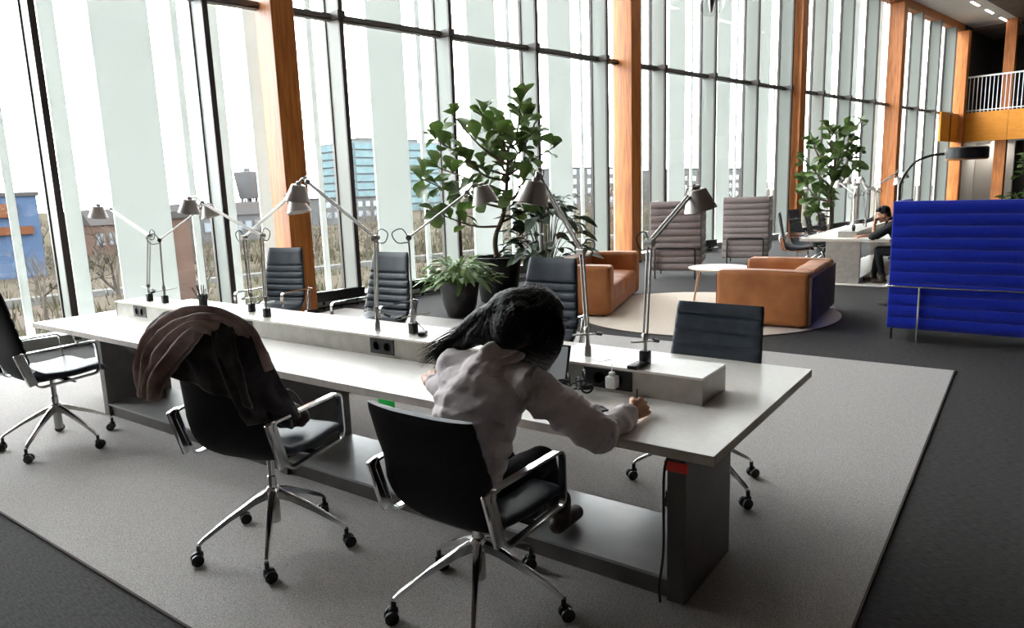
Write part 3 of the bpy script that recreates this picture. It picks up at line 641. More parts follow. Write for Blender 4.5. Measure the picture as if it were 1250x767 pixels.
MB().tube(fillet([(L0-.02, .84, .595), (L0-.02, -.045, .595), (L1+.02, -.045, .595), (L1+.02, .84, .595)], .03, 4), .010, 10).build('rail', 'chrome', t)
for x in (L0+.30, 0, L1-.30): MB().tube([(x, -.045, 0), (x, -.045, .595)], .011, 10).build('leg', 'chrome', t)
for x in (L0+.06, L1-.06): MB().tube([(x, .80, 0), (x, .80, .16)], .014, 10).build('front_foot', 'black_metal', t); MB().tube([(x-.02, .06, 0), (x-.02, .06, .16)], .012, 8).build('rear_foot', 'black_metal', t)
# arc lamp behind it
t = thing('arc_floor_lamp', (-1.45, 11.0, 0), 0, 'black arched floor lamp with a flat drum shade behind the blue sofa', 'lamp')
MB().lathe([(.001, 0), (.19, 0), (.19, .02), (.02, .03), (.001, .03)], 32).build('base', 'black_metal', t)
MB().tube([(0, 0, .02), (0, 0, 1.45)]+spline([(.0, 0, 1.5), (.01, 0, 1.69), (.14, 0, 1.92), (.33, 0, 2.015), (.56, 0, 2.035), (.76, 0, 2.035)], 6), .017, 10).build('arched_pole', 'black_metal', t)
MB().lathe([(.0, .085), (.22, .085), (.245, .07), (.245, -.06), (.235, -.06), (.232, .06), (.0, .06)], 40, (.74, 0, 2.02), close=True).build('drum_shade', 'black_metal', t)
MB().lathe([(.001, -.075), (.235, -.075), (.238, -.06), (.001, -.06)], 40, (.74, 0, 2.02)).build('diffuser', 'brass', t)
# pendant globe
t = thing('pendant_lamp', (-3.30, 8.79, 3.90), 0, 'clear glass globe pendant hanging in front of the tall windows', 'lamp')
MB().ball((0, 0, 0), .155, 32, 20).build('globe', 'bulb_glass', t)
MB().lathe([(.012, -.10), (.032, -.02), (.036, .10), (.03, .17), (.001, .17)], 16).build('lamp_holder', 'aluminium', t)
MB().tube([(0, 0, .17), (0, 0, ZC-3.9)], .006, 6).build('cord', 'black_metal', t)

# ================================================================== plants
def leaf_mesh(name, L, w_, mat, droop=.25, fold_=.12, n=7, tip=1.6):
    vs = []; fs = []
    for i in range(n+1):
        u = i/n; hw = w_*math.sin(math.pi*u**tip*.97+.04)**.8; x = L*(u-droop*.35*u*u); z = -droop*L*u*u+.10*L*u
        for k in (-1, -.5, 0, .5, 1): vs.append((x, hw*k, z+abs(k)*hw*fold_*2-.02*L*math.sin(u*9)*abs(k)))
    for i in range(n):
        for k in range(4): fs.append((i*5+k, i*5+k+1, (i+1)*5+k+1, (i+1)*5+k))
    m = len(vs); th = .0015
    vs += [(a, b, c-th) for (a, b, c) in vs]; fs += [tuple(m+j for j in reversed(f)) for f in fs]
    me = bpy.data.meshes.new(name); me.from_pydata(vs, [], fs); me.materials.append(MATS[mat]); me.shade_smooth(); me.update(); return me
def pot(t, prof, soilz, soilr):
    p = MB().lathe(prof, 40).build('pot', 'pot_black', t); MB().lathe([(.001, soilz), (soilr, soilz), (soilr, soilz-.02), (.001, soilz-.02)], 30).build('soil', 'soil', t)
def put_leaf(me, par, p, direction, sc_=1., rollv=0.):
    d = V(direction).normalized(); q = d.to_track_quat('X', 'Z'); o = bpy.data.objects.new('leaf', me); col.objects.link(o); o.parent = par
    o.location = p; o.rotation_mode = 'QUATERNION'; o.rotation_quaternion = q @ Matrix.Rotation(rollv, 3, 'X').to_quaternion(); o.scale = (sc_,)*3; return o
def rv(rng, a=1.): return V((rng.uniform(-a, a), rng.uniform(-a, a), rng.uniform(-a, a)))
def big_tree(loc, label, trunk, tips, potprof, soilz, soilr, me, seed, per=(7, 10), ls=(.8, 1.2), grp=None, rt_=.045):
    rng = random.Random(seed); t = thing('potted_tree', loc, 0, label, 'plant', grp); pot(t, potprof, soilz, soilr)
    tr = spline(trunk, 6); MB().tube(tr, [rt_*(1-.5*i/len(tr)) for i in range(len(tr))], 10).build('trunk', 'bark', t)
    for (tip, f) in tips:
        b0_ = tr[int(f*(len(tr)-1))]; tip = V(tip); mid = b0_.lerp(tip, .5)+V((0, 0, -.06))+rv(rng, .06)
        br = spline([b0_, mid, tip], 5); MB().tube(br, [.022*(1-.65*i/len(br)) for i in range(len(br))], 7).build('branch', 'bark', t)
        for k in range(rng.randint(*per)):
            u = rng.choice((.45, .62, .8, .9, 1, 1)); p = br[int(u*(len(br)-1))]; d = (tip-b0_).normalized()*.35+rv(rng)+V((0, 0, .22))
            put_leaf(me, t, p+rv(rng, .03), d, rng.uniform(*ls), rng.uniform(-.7, .7))
    return t
fig = leaf_mesh('leaf', .31, .10, 'leaf_green'); figf = leaf_mesh('leaf', .30, .11, 'leaf_green')
# crown of the large potted tree; offsets from its base, u to the viewer's right, v up
def crown(spec, rightv, deepv):
    return [((rightv*a+deepv*c+V((0, 0, b))), f) for (a, b, c, f) in spec]
rv_ = V((.80, .60, 0)); dv_ = V((-.60, .80, 0))
spec = [(-1.15, 1.98, .1, .62), (-.85, 2.55, -.2, .8), (-.62, 2.95, .2, .9), (-.25, 3.05, -.1, 1), (.1, 2.85, .3, 1), (.45, 3.1, 0, 1), (.62, 2.62, -.25, .9), (.95, 2.40, .1, .8),
        (-.45, 2.3, -.4, .75), (-.9, 2.15, .3, .7), (-.55, 1.75, -.2, .55), (-.95, 1.45, 0, .4), (.3, 2.2, .35, .8), (.45, 1.9, -.3, .6), (-.1, 2.45, .45, .9), (-.2, 1.85, .4, .6), (.1, 2.65, -.4, .95), (.7, 1.55, .2, .45), (.55, 2.85, .3, 1)]
big_tree((-6.85, 9.0, 0), 'large leafy fig tree in a black pot beside the windows', [(0, 0, .62), (-.04, .02, 1.0), (.12, .05, 1.4), (.17, .1, 1.9), (.2, .12, 2.4)],
         crown(spec, rv_, dv_), [(.27, 0), (.29, .02), (.36, .45), (.38, .66), (.40, .72), (.36, .72), (.34, .64), (.001, .64)], .66, .345, fig, 3, (12, 16), (.75, 1.2), 'potted indoor trees')
spec = [(-.55, 2.05, 0, .8), (-.42, 2.5, .2, .9), (-.1, 2.65, -.2, 1), (.25, 2.75, .1, 1), (.5, 2.85, -.1, 1), (.55, 2.3, .2, .9), (.45, 1.9, -.2, .8), (-.2, 2.2, .3, .9), (.15, 2.2, -.3, .9), (-.55, 1.6, .1, .6), (-.3, 1.75, -.3, .7),
        (-.5, 1.25, 0, .4), (.05, 1.65, -.2, .7), (-.1, 1.3, .2, .5), (.2, 2.5, .3, 1), (-.35, 1.0, -.2, .3)]
big_tree((-3.75, 17.78, 0), 'leafy indoor tree in a dark pot beyond the far table', [(0, 0, .5), (.03, 0, .9), (-.02, 0, 1.3), (.05, 0, 1.8)],
         crown(spec, V((.97, .25, 0)), V((-.25, .97, 0))), [(.26, 0), (.34, .5), (.36, .56), (.32, .56), (.30, .5), (.001, .5)], .52, .31, figf, 5, (13, 16), (.7, 1.05), 'potted indoor trees', .05).scale = (1.07, 1.07, 1.07)
# bushy dark plant
def bush(loc, label, me, n, h0, h1, rad, seed, potprof, soilz, soilr, arch=.5, stem='leaf_dark', name='potted_plant'):
    rng = random.Random(seed); t = thing(name, loc, 0, label, 'plant'); pot(t, potprof, soilz, soilr)
    for k in range(n):
        a = rng.uniform(0, 6.283); hh = rng.uniform(h0, h1); rr = rad*rng.uniform(.2, 1)*(1-.35*(hh-h0)/(h1-h0+1e-6)); b_ = V((.1*math.cos(a), .1*math.sin(a), soilz)); e = V((rr*math.cos(a), rr*math.sin(a), soilz+hh))
        if k % 2 == 0: MB().tube(spline([b_, b_.lerp(e, .5)+V((0, 0, hh*.15)), e], 4), .006, 5).build('stem', stem, t)
        put_leaf(me, t, e-V((0, 0, .02)), V((math.cos(a), math.sin(a), rng.uniform(-.2, .75)))+rv(rng, .3), rng.uniform(.75, 1.25), rng.uniform(-.4, .4))
    return t
figs = leaf_mesh('leaf', .2, .07, 'leaf_green'); lance = leaf_mesh('leaf', .42, .08, 'leaf_dark', .45, .1, 7, 1.0); fern = leaf_mesh('leaf', .34, .034, 'leaf_bright', .45, .08, 8, .9)
bush((-6.2, 9.42, 0), 'bushy dark-leaved plant in a black pot behind the tan sofa', lance, 100, .15, 1.12, .66, 11, [(.24, 0), (.32, .5), (.34, .56), (.30, .56), (.28, .5), (.001, .5)], .52, .29)
bush((-6.50, 7.62, 0), 'low spreading bright green plant in a tapered black pot', fern, 130, .02, .34, .42, 12, [(.17, 0), (.18, .01), (.24, .18), (.285, .45), (.29, .50), (.265, .50), (.25, .43), (.001, .43)], .45, .26, stem='leaf_bright')
bush((.15, 16.0, 0), 'green potted plant standing behind the blue sofa under the gallery', figs, 60, .75, 1.55, .6, 13, [(.24, 0), (.32, .5), (.34, .56), (.30, .56), (.28, .5), (.001, .5)], .52, .29, stem='leaf_green')
# ================================================================== things on the desk by the woman
t = thing('laptop', (-2.005, 2.83, TZ), R(4), 'open laptop with a pale screen in front of the writing woman', 'laptop')
MB().rbox(-.17, -.12, 0, .17, .12, .016, .004, 2).build('base', 'dark_plastic', t)
MB().rbox(-.15, -.03, .016, .15, .085, .018, .001, 1).build('keyboard', 'black_metal', t); MB().rbox(-.05, -.11, .016, .05, -.045, .0172, .001, 1).build('trackpad', 'black_metal', t)
m = Matrix.Translation((0, .12, .012)) @ Matrix.Rotation(R(-16), 4, 'X')
lid = MB().rbox(-.17, -.004, 0, .17, .004, .225, .003, 2).xf(m).build('lid', 'dark_plastic', t); MB().box(-.158, -.0055, .012, .158, -.004, .215).xf(m).build('screen', 'screen', lid, False)
t = thing('mobile_phone', (-1.575, 2.745, TZ), R(-35), 'dark mobile phone lying on the desk beside the laptop', 'phone')
MB().rbox(-.036, -.072, 0, .036, .072, .009, .003, 2).build('body', 'dark_plastic', t); MB().box(-.032, -.06, .009, .032, .06, .0095).build('screen', 'house_glass', t, False)
t = thing('phone_charger', (-1.615, 3.042, .797), 0, 'white plug charger in the black socket with a thin white cord', 'charger')
MB().rbox(-.028, -.045, -.032, .028, .012, .032, .01, 2).build('plug', 'white_plastic', t); MB().rbox(-.014, -.03, .03, .014, -.005, .052, .005, 2).build('cord_boot', 'white_plastic', t)
MB().tube(spline([(0, -.018, .05), (.0, -.02, .085), (-.03, .03, .10), (-.10, .05, .078), (-.17, .08, .074), (-.22, .10, .072)], 6), .003, 6).build('cord', 'white_plastic', t)
t = thing('earphones', (-1.79, 2.93, TZ), 0, 'tangled black earphones and cable heaped below the socket', 'earphones')
rng = random.Random(4)
for k in range(7):
    c = V((rng.uniform(-.06, .08), rng.uniform(-.05, .05), .03+.012*k)); ax = rv(rng).normalized(); x = ax.orthogonal().normalized(); y = ax.cross(x); r_ = rng.uniform(.025, .042)
    pts = [c+(x*math.cos(a)+y*math.sin(a))*r_ for a in [i*math.pi/8 for i in range(16)]]; pts = [V((p.x, p.y, max(.006, p.z))) for p in pts]; MB().tube(pts, .0055, 6, closed=True).build('cable_loop', 'dark_plastic', t)
MB().tube(spline([(0, 0, .006), (.04, -.07, .005), (.10, -.11, .005), (.02, -.15, .005), (-.06, -.10, .005)], 6), .004, 6).build('cable', 'dark_plastic', t)
for dx in (-.06, .07): MB().lathe([(.001, -.012), (.03, -.012), (.034, 0), (.03, .012), (.001, .012)], 16, (dx, .02, .05)).build('ear_cup', 'dark_plastic', t)
t = thing('lamp_transformer', (-1.515, 3.125, bz), 0, 'black transformer box on the edge of the power box under the last lamp', 'transformer')
MB().rbox(-.028, -.085, 0.001, .028, .03, .022, .006, 2).build('case', 'dark_plastic', t)
MB().tube(spline([(0, .03, .012), (0, .037, .03), (.005, .036, .055)], 4), .004, 6).build('lead', 'dark_plastic', t)
t = thing('lamp_transformer', (-3.05, 3.20, bz), R(30), 'black transformer box lying on the power box beside the lamp near the fern', 'transformer')
MB().rbox(-.022, -.045, 0, .022, .045, .028, .006, 2).build('case', 'dark_plastic', t); MB().tube(spline([(0, .045, .014), (-.01, .08, .02), (-.06, .07, .08)], 4), .004, 6).build('lead', 'dark_plastic', t)

# ================================================================== people
def hand(mb, wrist, d, palmn, thumb, curl=.9, s=1., spread=.3):   # d forward, palmn = direction the palm faces, thumb = thumb side
    d = V(d).normalized(); n = V(palmn); n = (n-d*n.dot(d)).normalized(); sd = V(thumb); sd = (sd-d*sd.dot(d)-n*sd.dot(n)).normalized(); wv = V(wrist)
    for k in (-1.5, -.5, .5, 1.5): mb.cap(wv+d*.015*s+sd*k*.012*s, wv+d*.078*s+sd*k*.0185*s-n*.004*abs(k)*s*-1, .0175*s, .0120*s, 10)
    tips = []
    for i, (k, L) in enumerate(((1.5, .072), (.5, .082), (-.5, .076), (-1.5, .06))):
        p = wv+d*(.078-.004*abs(k-.5))*s+sd*k*.0195*s; ang = 0; dirv = d+sd*k*.04*spread; r_ = .0092*s
        for j, f in enumerate((.45, .31, .24)):
            ang += curl*(.38, .80, .75)[j]; q = p+(d*math.cos(ang)+n*math.sin(ang)+sd*k*.03*spread)*L*f*s; mb.cap(p, q, r_, r_*.9, 8); p = q; r_ *= .9
        tips.append(p)
    p = wv+d*.03*s+sd*.028*s; q = p+(d*.75+sd*.42+n*.5).normalized()*.036*s; e = q+(d*.85-sd*.15+n*.6).normalized()*.030*s; e2 = e+(d*.6-sd*.45+n*.6).normalized()*.024*s
    mb.cap(p, q, .016*s, .0125*s, 8); mb.cap(q, e, .0125*s, .0105*s, 8); mb.cap(e, e2, .0105*s, .0085*s, 8)
    return tips
def person(label, root, J, head_dir, mats, hair_fn, hands, voxel=.006, scale=1., shirt_fold=.008, sleeve=1.0, shoe_dir=(0, 1, 0), skin_voxel=None):
    t = thing('person', root, 0, label, 'person'); o = t.location.copy(); J = {k: V(v)-o for k, v in J.items()}; s = scale
    f = V(head_dir).normalized(); rgt = f.cross(V((0, 0, 1))).normalized(); u = rgt.cross(f); HM = Matrix(((rgt.x, f.x, u.x), (rgt.y, f.y, u.y), (rgt.z, f.z, u.z)))
    def h(x, y, z): return J['head']+HM @ V((x, y, z))*s
    mb = MB()
    mb.ball(h(0, -.012, .03), (.074*s, .094*s, .088*s), 24, 16, rot=HM); mb.ball(h(0, .018, -.035), (.060*s, .074*s, .088*s), 20, 14, rot=HM); mb.ball(h(0, .062, -.098), .027*s)
    mb.cap(h(0, .088, .012), h(0, .106, -.028), .009*s, .0135*s, 10); mb.ball(h(0, .083, -.062), (.024*s, .013*s, .011*s), rot=HM); mb.cap(h(-.035, .078, .028), h(.035, .078, .028), .012*s, .012*s)
    for k in (-1, 1):
        mb.ball(h(.04*k, .062, -.03), .024*s); mb.ball(h(.076*k, -.008, -.01), (.010*s, .020*s, .032*s), rot=HM)
    mb.cap(h(0, -.025, -.07), J['neck'], .052*s, .058*s)
    pel, ch, nk = J['pelvis'], J['chest'], J['neck']
    mb.cap(pel, ch, .10*s, .10*s); mb.cap(ch, nk, .10*s, .05*s)
    for sd in ('R', 'L'):
        mb.cap(nk, J['sh'+sd], .05*s, .045*s); mb.cap(J['sh'+sd], J['el'+sd], .044*s, .036*s); mb.cap(J['el'+sd], J['wr'+sd], .036*s, .025*s)
        mb.cap(pel, J['hip'+sd], .09*s, .08*s); mb.cap(J['hip'+sd], J['kn'+sd], .072*s, .05*s); mb.cap(J['kn'+sd], J['an'+sd], .05*s, .035*s)
        d, pn, th, cu = hands[sd]; hand(mb, J['wr'+sd], d, pn, th, cu, s*1.12)
    blob(mb, 'body', 'skin', t, skin_voxel or voxel, 2)
    for k in (-1, 1): MB().ball(h(.031*k, .079, .006), .0115*s, 10, 8).build('eye', 'white_plastic', t); MB().ball(h(.031*k, .0875, .006), .0055*s, 8, 6).build('iris', 'dark_plastic', t)
    # shirt: chain of ellipsoids along the spine, shoulders and sleeves
    mb = MB(); sh = (J['shR']-J['shL']).normalized()
    bn = V((0, 0, 1)); N = 9
    for i in range(N):
        a = i/(N-1); p = pel.lerp(ch, a*1.4) if a < .72 else ch.lerp(nk, (a-.72)/.28*.75)
        up_ = (nk-pel).normalized(); fr = sh.cross(up_)*-1; Mx = Matrix(((sh.x, fr.x, up_.x), (sh.y, fr.y, up_.y), (sh.z, fr.z, up_.z)))
        wd = (.192-.018*math.sin(a*math.pi)+.02*a) if a < .75 else .205-.6*(a-.75); mb.ball(p, (wd*s, (.142-.06*max(0, a-.7))*s, .10*s), 20, 12, rot=Mx)
    for sd in ('R', 'L'):
        mb.cap(ch.lerp(nk, .55), J['sh'+sd], .085*s, .072*s, 14); e = J['el'+sd]; wv = e.lerp(J['wr'+sd], sleeve*.78)
        mb.cap(J['sh'+sd], e, .076*s, .066*s, 14)
        if sleeve > 0: mb.cap(e, wv, .056*s, .036*s, 14)
    mb.cap(nk.lerp(ch, .12), nk.lerp(J['head'], .16), .070*s, .062*s, 14)
    def ridge(q): return 1-2.2*abs(noise.noise(q))
    ax_ = (J['elR']-J['shR']).normalized()
    def fold2(p, n):
        q = V((p.x*.8+p.z*.6, p.y, p.z*.8-p.x*.6)); w_ = ridge(V((q.x*4.2, q.y*5, q.z*11)))*.9+ridge(V((q.x*8+5, q.y*9, q.z*4.5)))*.55+noise.noise(p*30)*.25+ridge(V((q.x*15, q.y*13, q.z*19)))*.30
        for a_, b_ in ((J['elR'], J['wrR']), (J['shR'], J['elR']), (J['elL'], J['wrL'])):
            d_ = b_-a_; L_ = d_.length; t_ = (p-a_).dot(d_)/L_; off = (p-a_)-d_*(t_/L_)
            if off.length < .10 and -.02 < t_ < L_+.03: w_ += .55*ridge(V((t_*24+2*noise.noise(p*9), off.x*7, off.y*7)))
        return shirt_fold*w_
    shirt = blob(mb, 'shirt', mats['shirt'], t, voxel*1.15, 5, fold2)
    if sleeve > .5:
        for sd in ('R', 'L'):
            e = J['el'+sd]; wv = J['wr'+sd]; MB().tube([e.lerp(wv, .66), e.lerp(wv, .74), e.lerp(wv, .84), e.lerp(wv, .86)], [.045*s, .043*s, .040*s, .033*s], 16).build('cuff', mats['shirt'], shirt)
        cc = nk.lerp(J['head'], .10); MB().tube([cc+V((.075*math.cos(a)*s, .070*math.sin(a)*s-.01, .020*math.sin(a))) for a in [i*math.pi/10 for i in range(20)]], .020*s, 8, closed=True).build('collar', mats['shirt'], shirt)
    mb = MB(); mb.ball(pel-V((0, 0, .0)), (.165*s, .14*s, .10*s), 18, 12)
    for sd in ('R', 'L'): mb.cap(pel, J['hip'+sd], .11*s, .095*s, 14); mb.cap(J['hip'+sd], J['kn'+sd], .092*s, .068*s, 14); mb.cap(J['kn'+sd], J['kn'+sd].lerp(J['an'+sd], .8), .066*s, .052*s, 14)
    blob(mb, 'trousers', mats['trousers'], t, voxel*1.4, 4, lambda p, n: .005*noise.noise(p*14))
    for sd in ('R', 'L'):
        a = J['an'+sd]; sdv = V(shoe_dir); mb = MB(); zf = a.z-.085*s
        mb.cap(a+V((0, 0, .07)), a-V((0, 0, .03)), .052*s, .048*s, 14); mb.cap(V((a.x, a.y, zf+.042))-sdv*.03, V((a.x, a.y, zf+.036))+sdv*.14*s, .042*s, .036*s, 14); b_ = blob(mb, 'boot', mats['boots'], t, .008, 3)
    hair_fn(t, h, J, HM, s)
    return t
def hairW(t, h, J, HM, s):
    mb = MB(); o = t.location; rng = random.Random(2)
    mb.ball(h(0, -.025, .028), (.112, .128, .118), 28, 18, rot=HM); mb.ball(h(.01, -.085, -.045), (.112, .10, .115), 24, 16, rot=HM); mb.ball(h(-.03, -.13, -.005), (.085, .075, .08), 20, 14, rot=HM)
    # curtain of hair hiding the neck and cheek
    lows = []
    for j in range(8):
        u = j/7; low = V((-1.70, 2.53, .975)).lerp(V((-1.86, 2.33, 1.03)), u)-o; top = h(.098-.02*u, .05-.17*u, .0); mid = top.lerp(low, .5)+(HM @ V((.03*(1-u), 0, 0))); lows.append((top, mid, low))
        p = spline([top, mid, low], 5); mb.tube(p, [.048-.0016*i for i in range(len(p))], 12); mb.ball(top, .048); mb.ball(low, .031)
    for j in range(4):
        top = h(-.098, .05-.04*j, .0); low = V((top.x-.01, top.y+.05, J['head'].z-.16)); p = spline([top, top.lerp(low, .5), low], 5); mb.tube(p, [.042-.0014*i for i in range(len(p))], 12); mb.ball(top, .042); mb.ball(low, .028)
    base = h(-.03, -.13, -.06); end = V((-2.125, 2.32, 1.02))-o
    for j in range(6):
        w1 = V((.02*math.cos(j), .012*math.sin(j*2), .026*math.sin(j))); p = spline([base+w1*1.8, base.lerp(end, .3)+V((0, 0, .02))+w1*1.5, base.lerp(end, .68)+V((0, 0, .012))+w1, end+w1*.9], 6)
        mb.tube(p, [.046-.030*i/len(p) for i in range(len(p))], 10); mb.ball(p[0], .046); mb.ball(p[-1], .016)
    def strandy(p, n): q = HM.transposed() @ (p-J['head']); an = math.atan2(q.x, q.z+.02); return .0035*noise.noise(V((an*22, q.y*6, q.z*5)))+.003*noise.noise(V((an*55, q.y*8, 3)))
    mb.cap(h(0, -.09, .0), base.lerp(end, .35), .11, .055); blob(mb, 'hair', 'hair_black', t, .008, 22, strandy)
    mb = MB()
    def onh(x, y, z, k=1.0):
        v = V((x/.112, (y+.025)/.128, (z-.028)/.118)).normalized()*k; return h(v.x*.112, v.y*.128-.025, v.z*.118+.028)
    for j in range(260):        # strands swept from the parting to the ponytail and the cheek
        y0 = rng.uniform(-.06, .085); k = 1 if rng.random() < .75 else -1; sgn = rng.random()
        a = onh(rng.uniform(-.01, .015), y0, .12, 1.012)
        if sgn < .5:
            p = spline([a, onh(.07*k, y0-.04, .10, 1.012), onh(.10*k, y0-.10, .01, 1.015), base+rv(rng, .03)], 5)
        else:
            tp, md, lw = lows[rng.randint(0, 7)]; p = spline([a, onh(.07, y0-.01, .10, 1.012), tp+(HM @ V((.046, 0, .01)))+rv(rng, .012), md+(HM @ V((.044, 0, 0)))+rv(rng, .012), lw+rv(rng, .028)], 5)
        mb.tube(p, [.0022*(1-.6*i/len(p)) for i in range(len(p))], 4)
    for j in range(150):
        w1 = rv(rng, .036); st_ = rng.uniform(.0, .75); e = end+rv(rng, .05)+V((-.05, 0, -.005)); a = base.lerp(end, st_)+w1*(1.25-st_)+V((0, 0, .02*(1-st_)))
        mb.tube(spline([a, a.lerp(e, .5)+rv(rng, .010)+V((0, 0, .012)), e], 4), [.0024, .0022, .002, .002, .0018, .0016, .0014, .001, .0006], 4)
    tag(mb.build('hair_strands', 'hair_black', t), kind='stuff')
JW = dict(pelvis=(-1.86, 2.10, .52), chest=(-1.83, 2.25, .90), neck=(-1.785, 2.35, 1.045), head=(-1.675, 2.45, 1.195), shR=(-1.635, 2.31, .955), shL=(-2.01, 2.31, .985), elR=(-1.345, 2.40, .768), wrR=(-1.345, 2.705, .775),
          elL=(-2.22, 2.52, .80), wrL=(-2.40, 2.56, .80), hipR=(-1.74, 2.15, .51), hipL=(-1.94, 2.15, .51), knR=(-1.70, 2.50, .545), knL=(-1.98, 2.52, .545), anR=(-1.71, 2.67, .22), anL=(-1.90, 2.72, .22))
person('woman with a dark ponytail in a pale crumpled shirt, writing at the desk', (-1.83, 2.1, .43), JW, (.50, .80, -.55), dict(shirt='shirt', trousers='trousers', boots='boots'), hairW,
       dict(R=((.16, 1, .06), (-.75, .1, -.6), (-.5, .2, .8), 1.05), L=((-.6, .5, .2), (.2, .3, -1), (.5, .8, 0), .8)), .006, 1.04, .012, skin_voxel=.0038)
t = thing('pen', (-1.385, 2.815, TZ+.012), 0, 'slim pen held in the writing woman\'s hand', 'pen')
MB().tube([(-.02, .035, -.011), (.012, -.01, .075), (.02, -.025, .11)], .0042, 8).build('barrel', 'dark_plastic', t)
MB().tube([(-.0215, .037, -.0118), (-.02, .035, -.0105)], [.001, .004], 8).build('tip', 'aluminium', t)

# ================================================================== far table with lamps, chairs and a seated person
bt = thing('far_desk', (-2.5, 12.87, 0), 0, 'pale shared desk with a grey end panel beyond the tan sofa', 'desk')
mb = MB(); mb.box(-.70, 0, .715, .70, 4.6, .757, 1); mb.box(-.70, 0, .757, .70, 4.6, .76, 0); mb.build('tabletop', ['laminate', 'table_edge'], bt, False)
for y in (.02, 4.2): MB().rbox(-.27, y+.0, 0, .27, y+.08, .715, .003, 1).build('leg', 'panel_grey' if False else 'box_metal', bt)
MB().box(-.27, .10, 0, .27, 4.2, .10).build('platform', 'laminate', bt, False); MB().rbox(-.45, -.15, 0, .75, 4.6, .012, .002, 1).build('base_plate', 'laminate', bt)
MB().box(-.15, .35, .76, .15, 4.3, .86).build('power_box', 'box_metal', bt, False)
src = [o for o in col.objects if o.name.startswith('desk_lamp')]
FLP = ['with its head bowed over the front of the far desk', 'in the far row reaching towards the indoor tree', 'in the far row reaching towards the blue sofa', 'at the back of the far desk with a raised arm', 'midway along the far desk pointing at the seated person', 'last on the far desk by the timber column']
for k in range(6):
    c = copy_tree(src[(2, 7, 4, 5, 7, 3)[k]]); c.location = (-2.5+.05*(-1)**k, 13.45+.55*k, .86); c.rotation_euler = (0, 0, R((20, 70, 200, 75, 100, 60)[k])); tag(c, 'small aluminium desk lamp '+FLP[k], 'lamp', 'desk lamps on the far desk')
FC = [(-3.35, 13.35, -75, 'dark swivel chair at the near corner of the far desk, beside the column'), (-3.40, 14.35, -100, 'dark swivel chair on the window side of the far desk, turned askew'), (-3.35, 15.35, -85, 'dark swivel chair on the window side of the far desk, before the tree trunk'), (-3.3, 16.25, -90, 'dark swivel chair at the last seat on the window side of the far desk')]
for (x, y, a, lb) in FC: c = place(copy_tree(hi if y < 15 else lo), x, y, a, lb, 'swivel chairs at the far desk'); c.location.z = 0
c = place(copy_tree(lo), -1.54, 13.15, 90, 'dark swivel chair under the person at the far desk', 'swivel chairs at the far desk'); c.location.z = .012
def hairM(t, h, J, HM, s):
    mb = MB(); mb.ball(h(0, -.03, .05), (.088, .100, .088), 20, 14, rot=HM); mb.ball(h(0, .03, .095), (.075, .06, .04), rot=HM); mb.ball(h(0, -.07, -.01), (.075, .05, .07), rot=HM)
    blob(mb, 'hair', 'hair_black', t, .01, 2, lambda p, n: .012*noise.noise(p*38))
JM = dict(pelvis=(-1.54, 13.12, .56), chest=(-1.72, 13.08, .90), neck=(-1.82, 13.06, 1.04), head=(-1.94, 13.03, 1.16), shR=(-1.78, 13.25, .98), shL=(-1.78, 12.88, .98), elR=(-2.07, 13.28, .80), wrR=(-2.22, 13.12, .80),
          elL=(-2.05, 12.92, .795), wrL=(-2.05, 12.96, .985), hipR=(-1.60, 13.22, .54), hipL=(-1.60, 13.02, .54), knR=(-2.00, 13.22, .56), knL=(-1.98, 13.0, .56), anR=(-2.07, 13.28, .10), anL=(-1.90, 13.06, .10))
person('person in a black top resting chin on hand at the far desk', (-1.54, 13.12, .49), JM, (-.9, -.25, -.35), dict(shirt='fabric_black', trousers='trousers', boots='boots'), hairM,
       dict(R=((-.8, -.6, 0), (0, 0, -1), (-.6, .8, 0), .3), L=((.05, .1, 1), (.9, .1, .1), (0, 1, 0), .9)), .009, 1.0, .006, sleeve=0, shoe_dir=(-1, 0, 0))
# ================================================================== outside
GZ = -5.0
mb = MB(); n = 60; vs = []; fs = []
for i in range(n+1):
    for j in range(n+1):
        s = -250+i*14.; d = 11.5+(j/n)**2*900; z = GZ+(.9*noise.noise(V((s*.02, d*.02, 0)))+.35*noise.noise(V((s*.09, d*.09, 3))))*min(1, (d-11)/20); vs.append(W(s, d, z))
for i in range(n):
    for j in range(n): a = i*(n+1)+j; fs.append((a, a+1, a+n+2, a+n+1))
tag(MB().add(vs, fs).build('ground', 'ground', None), kind='structure')
mb = MB(); wbox(mb, -40, 120, 56, 57.2, GZ+.0, GZ+.75); tag(mb.build('road', 'road', None, False), kind='structure')
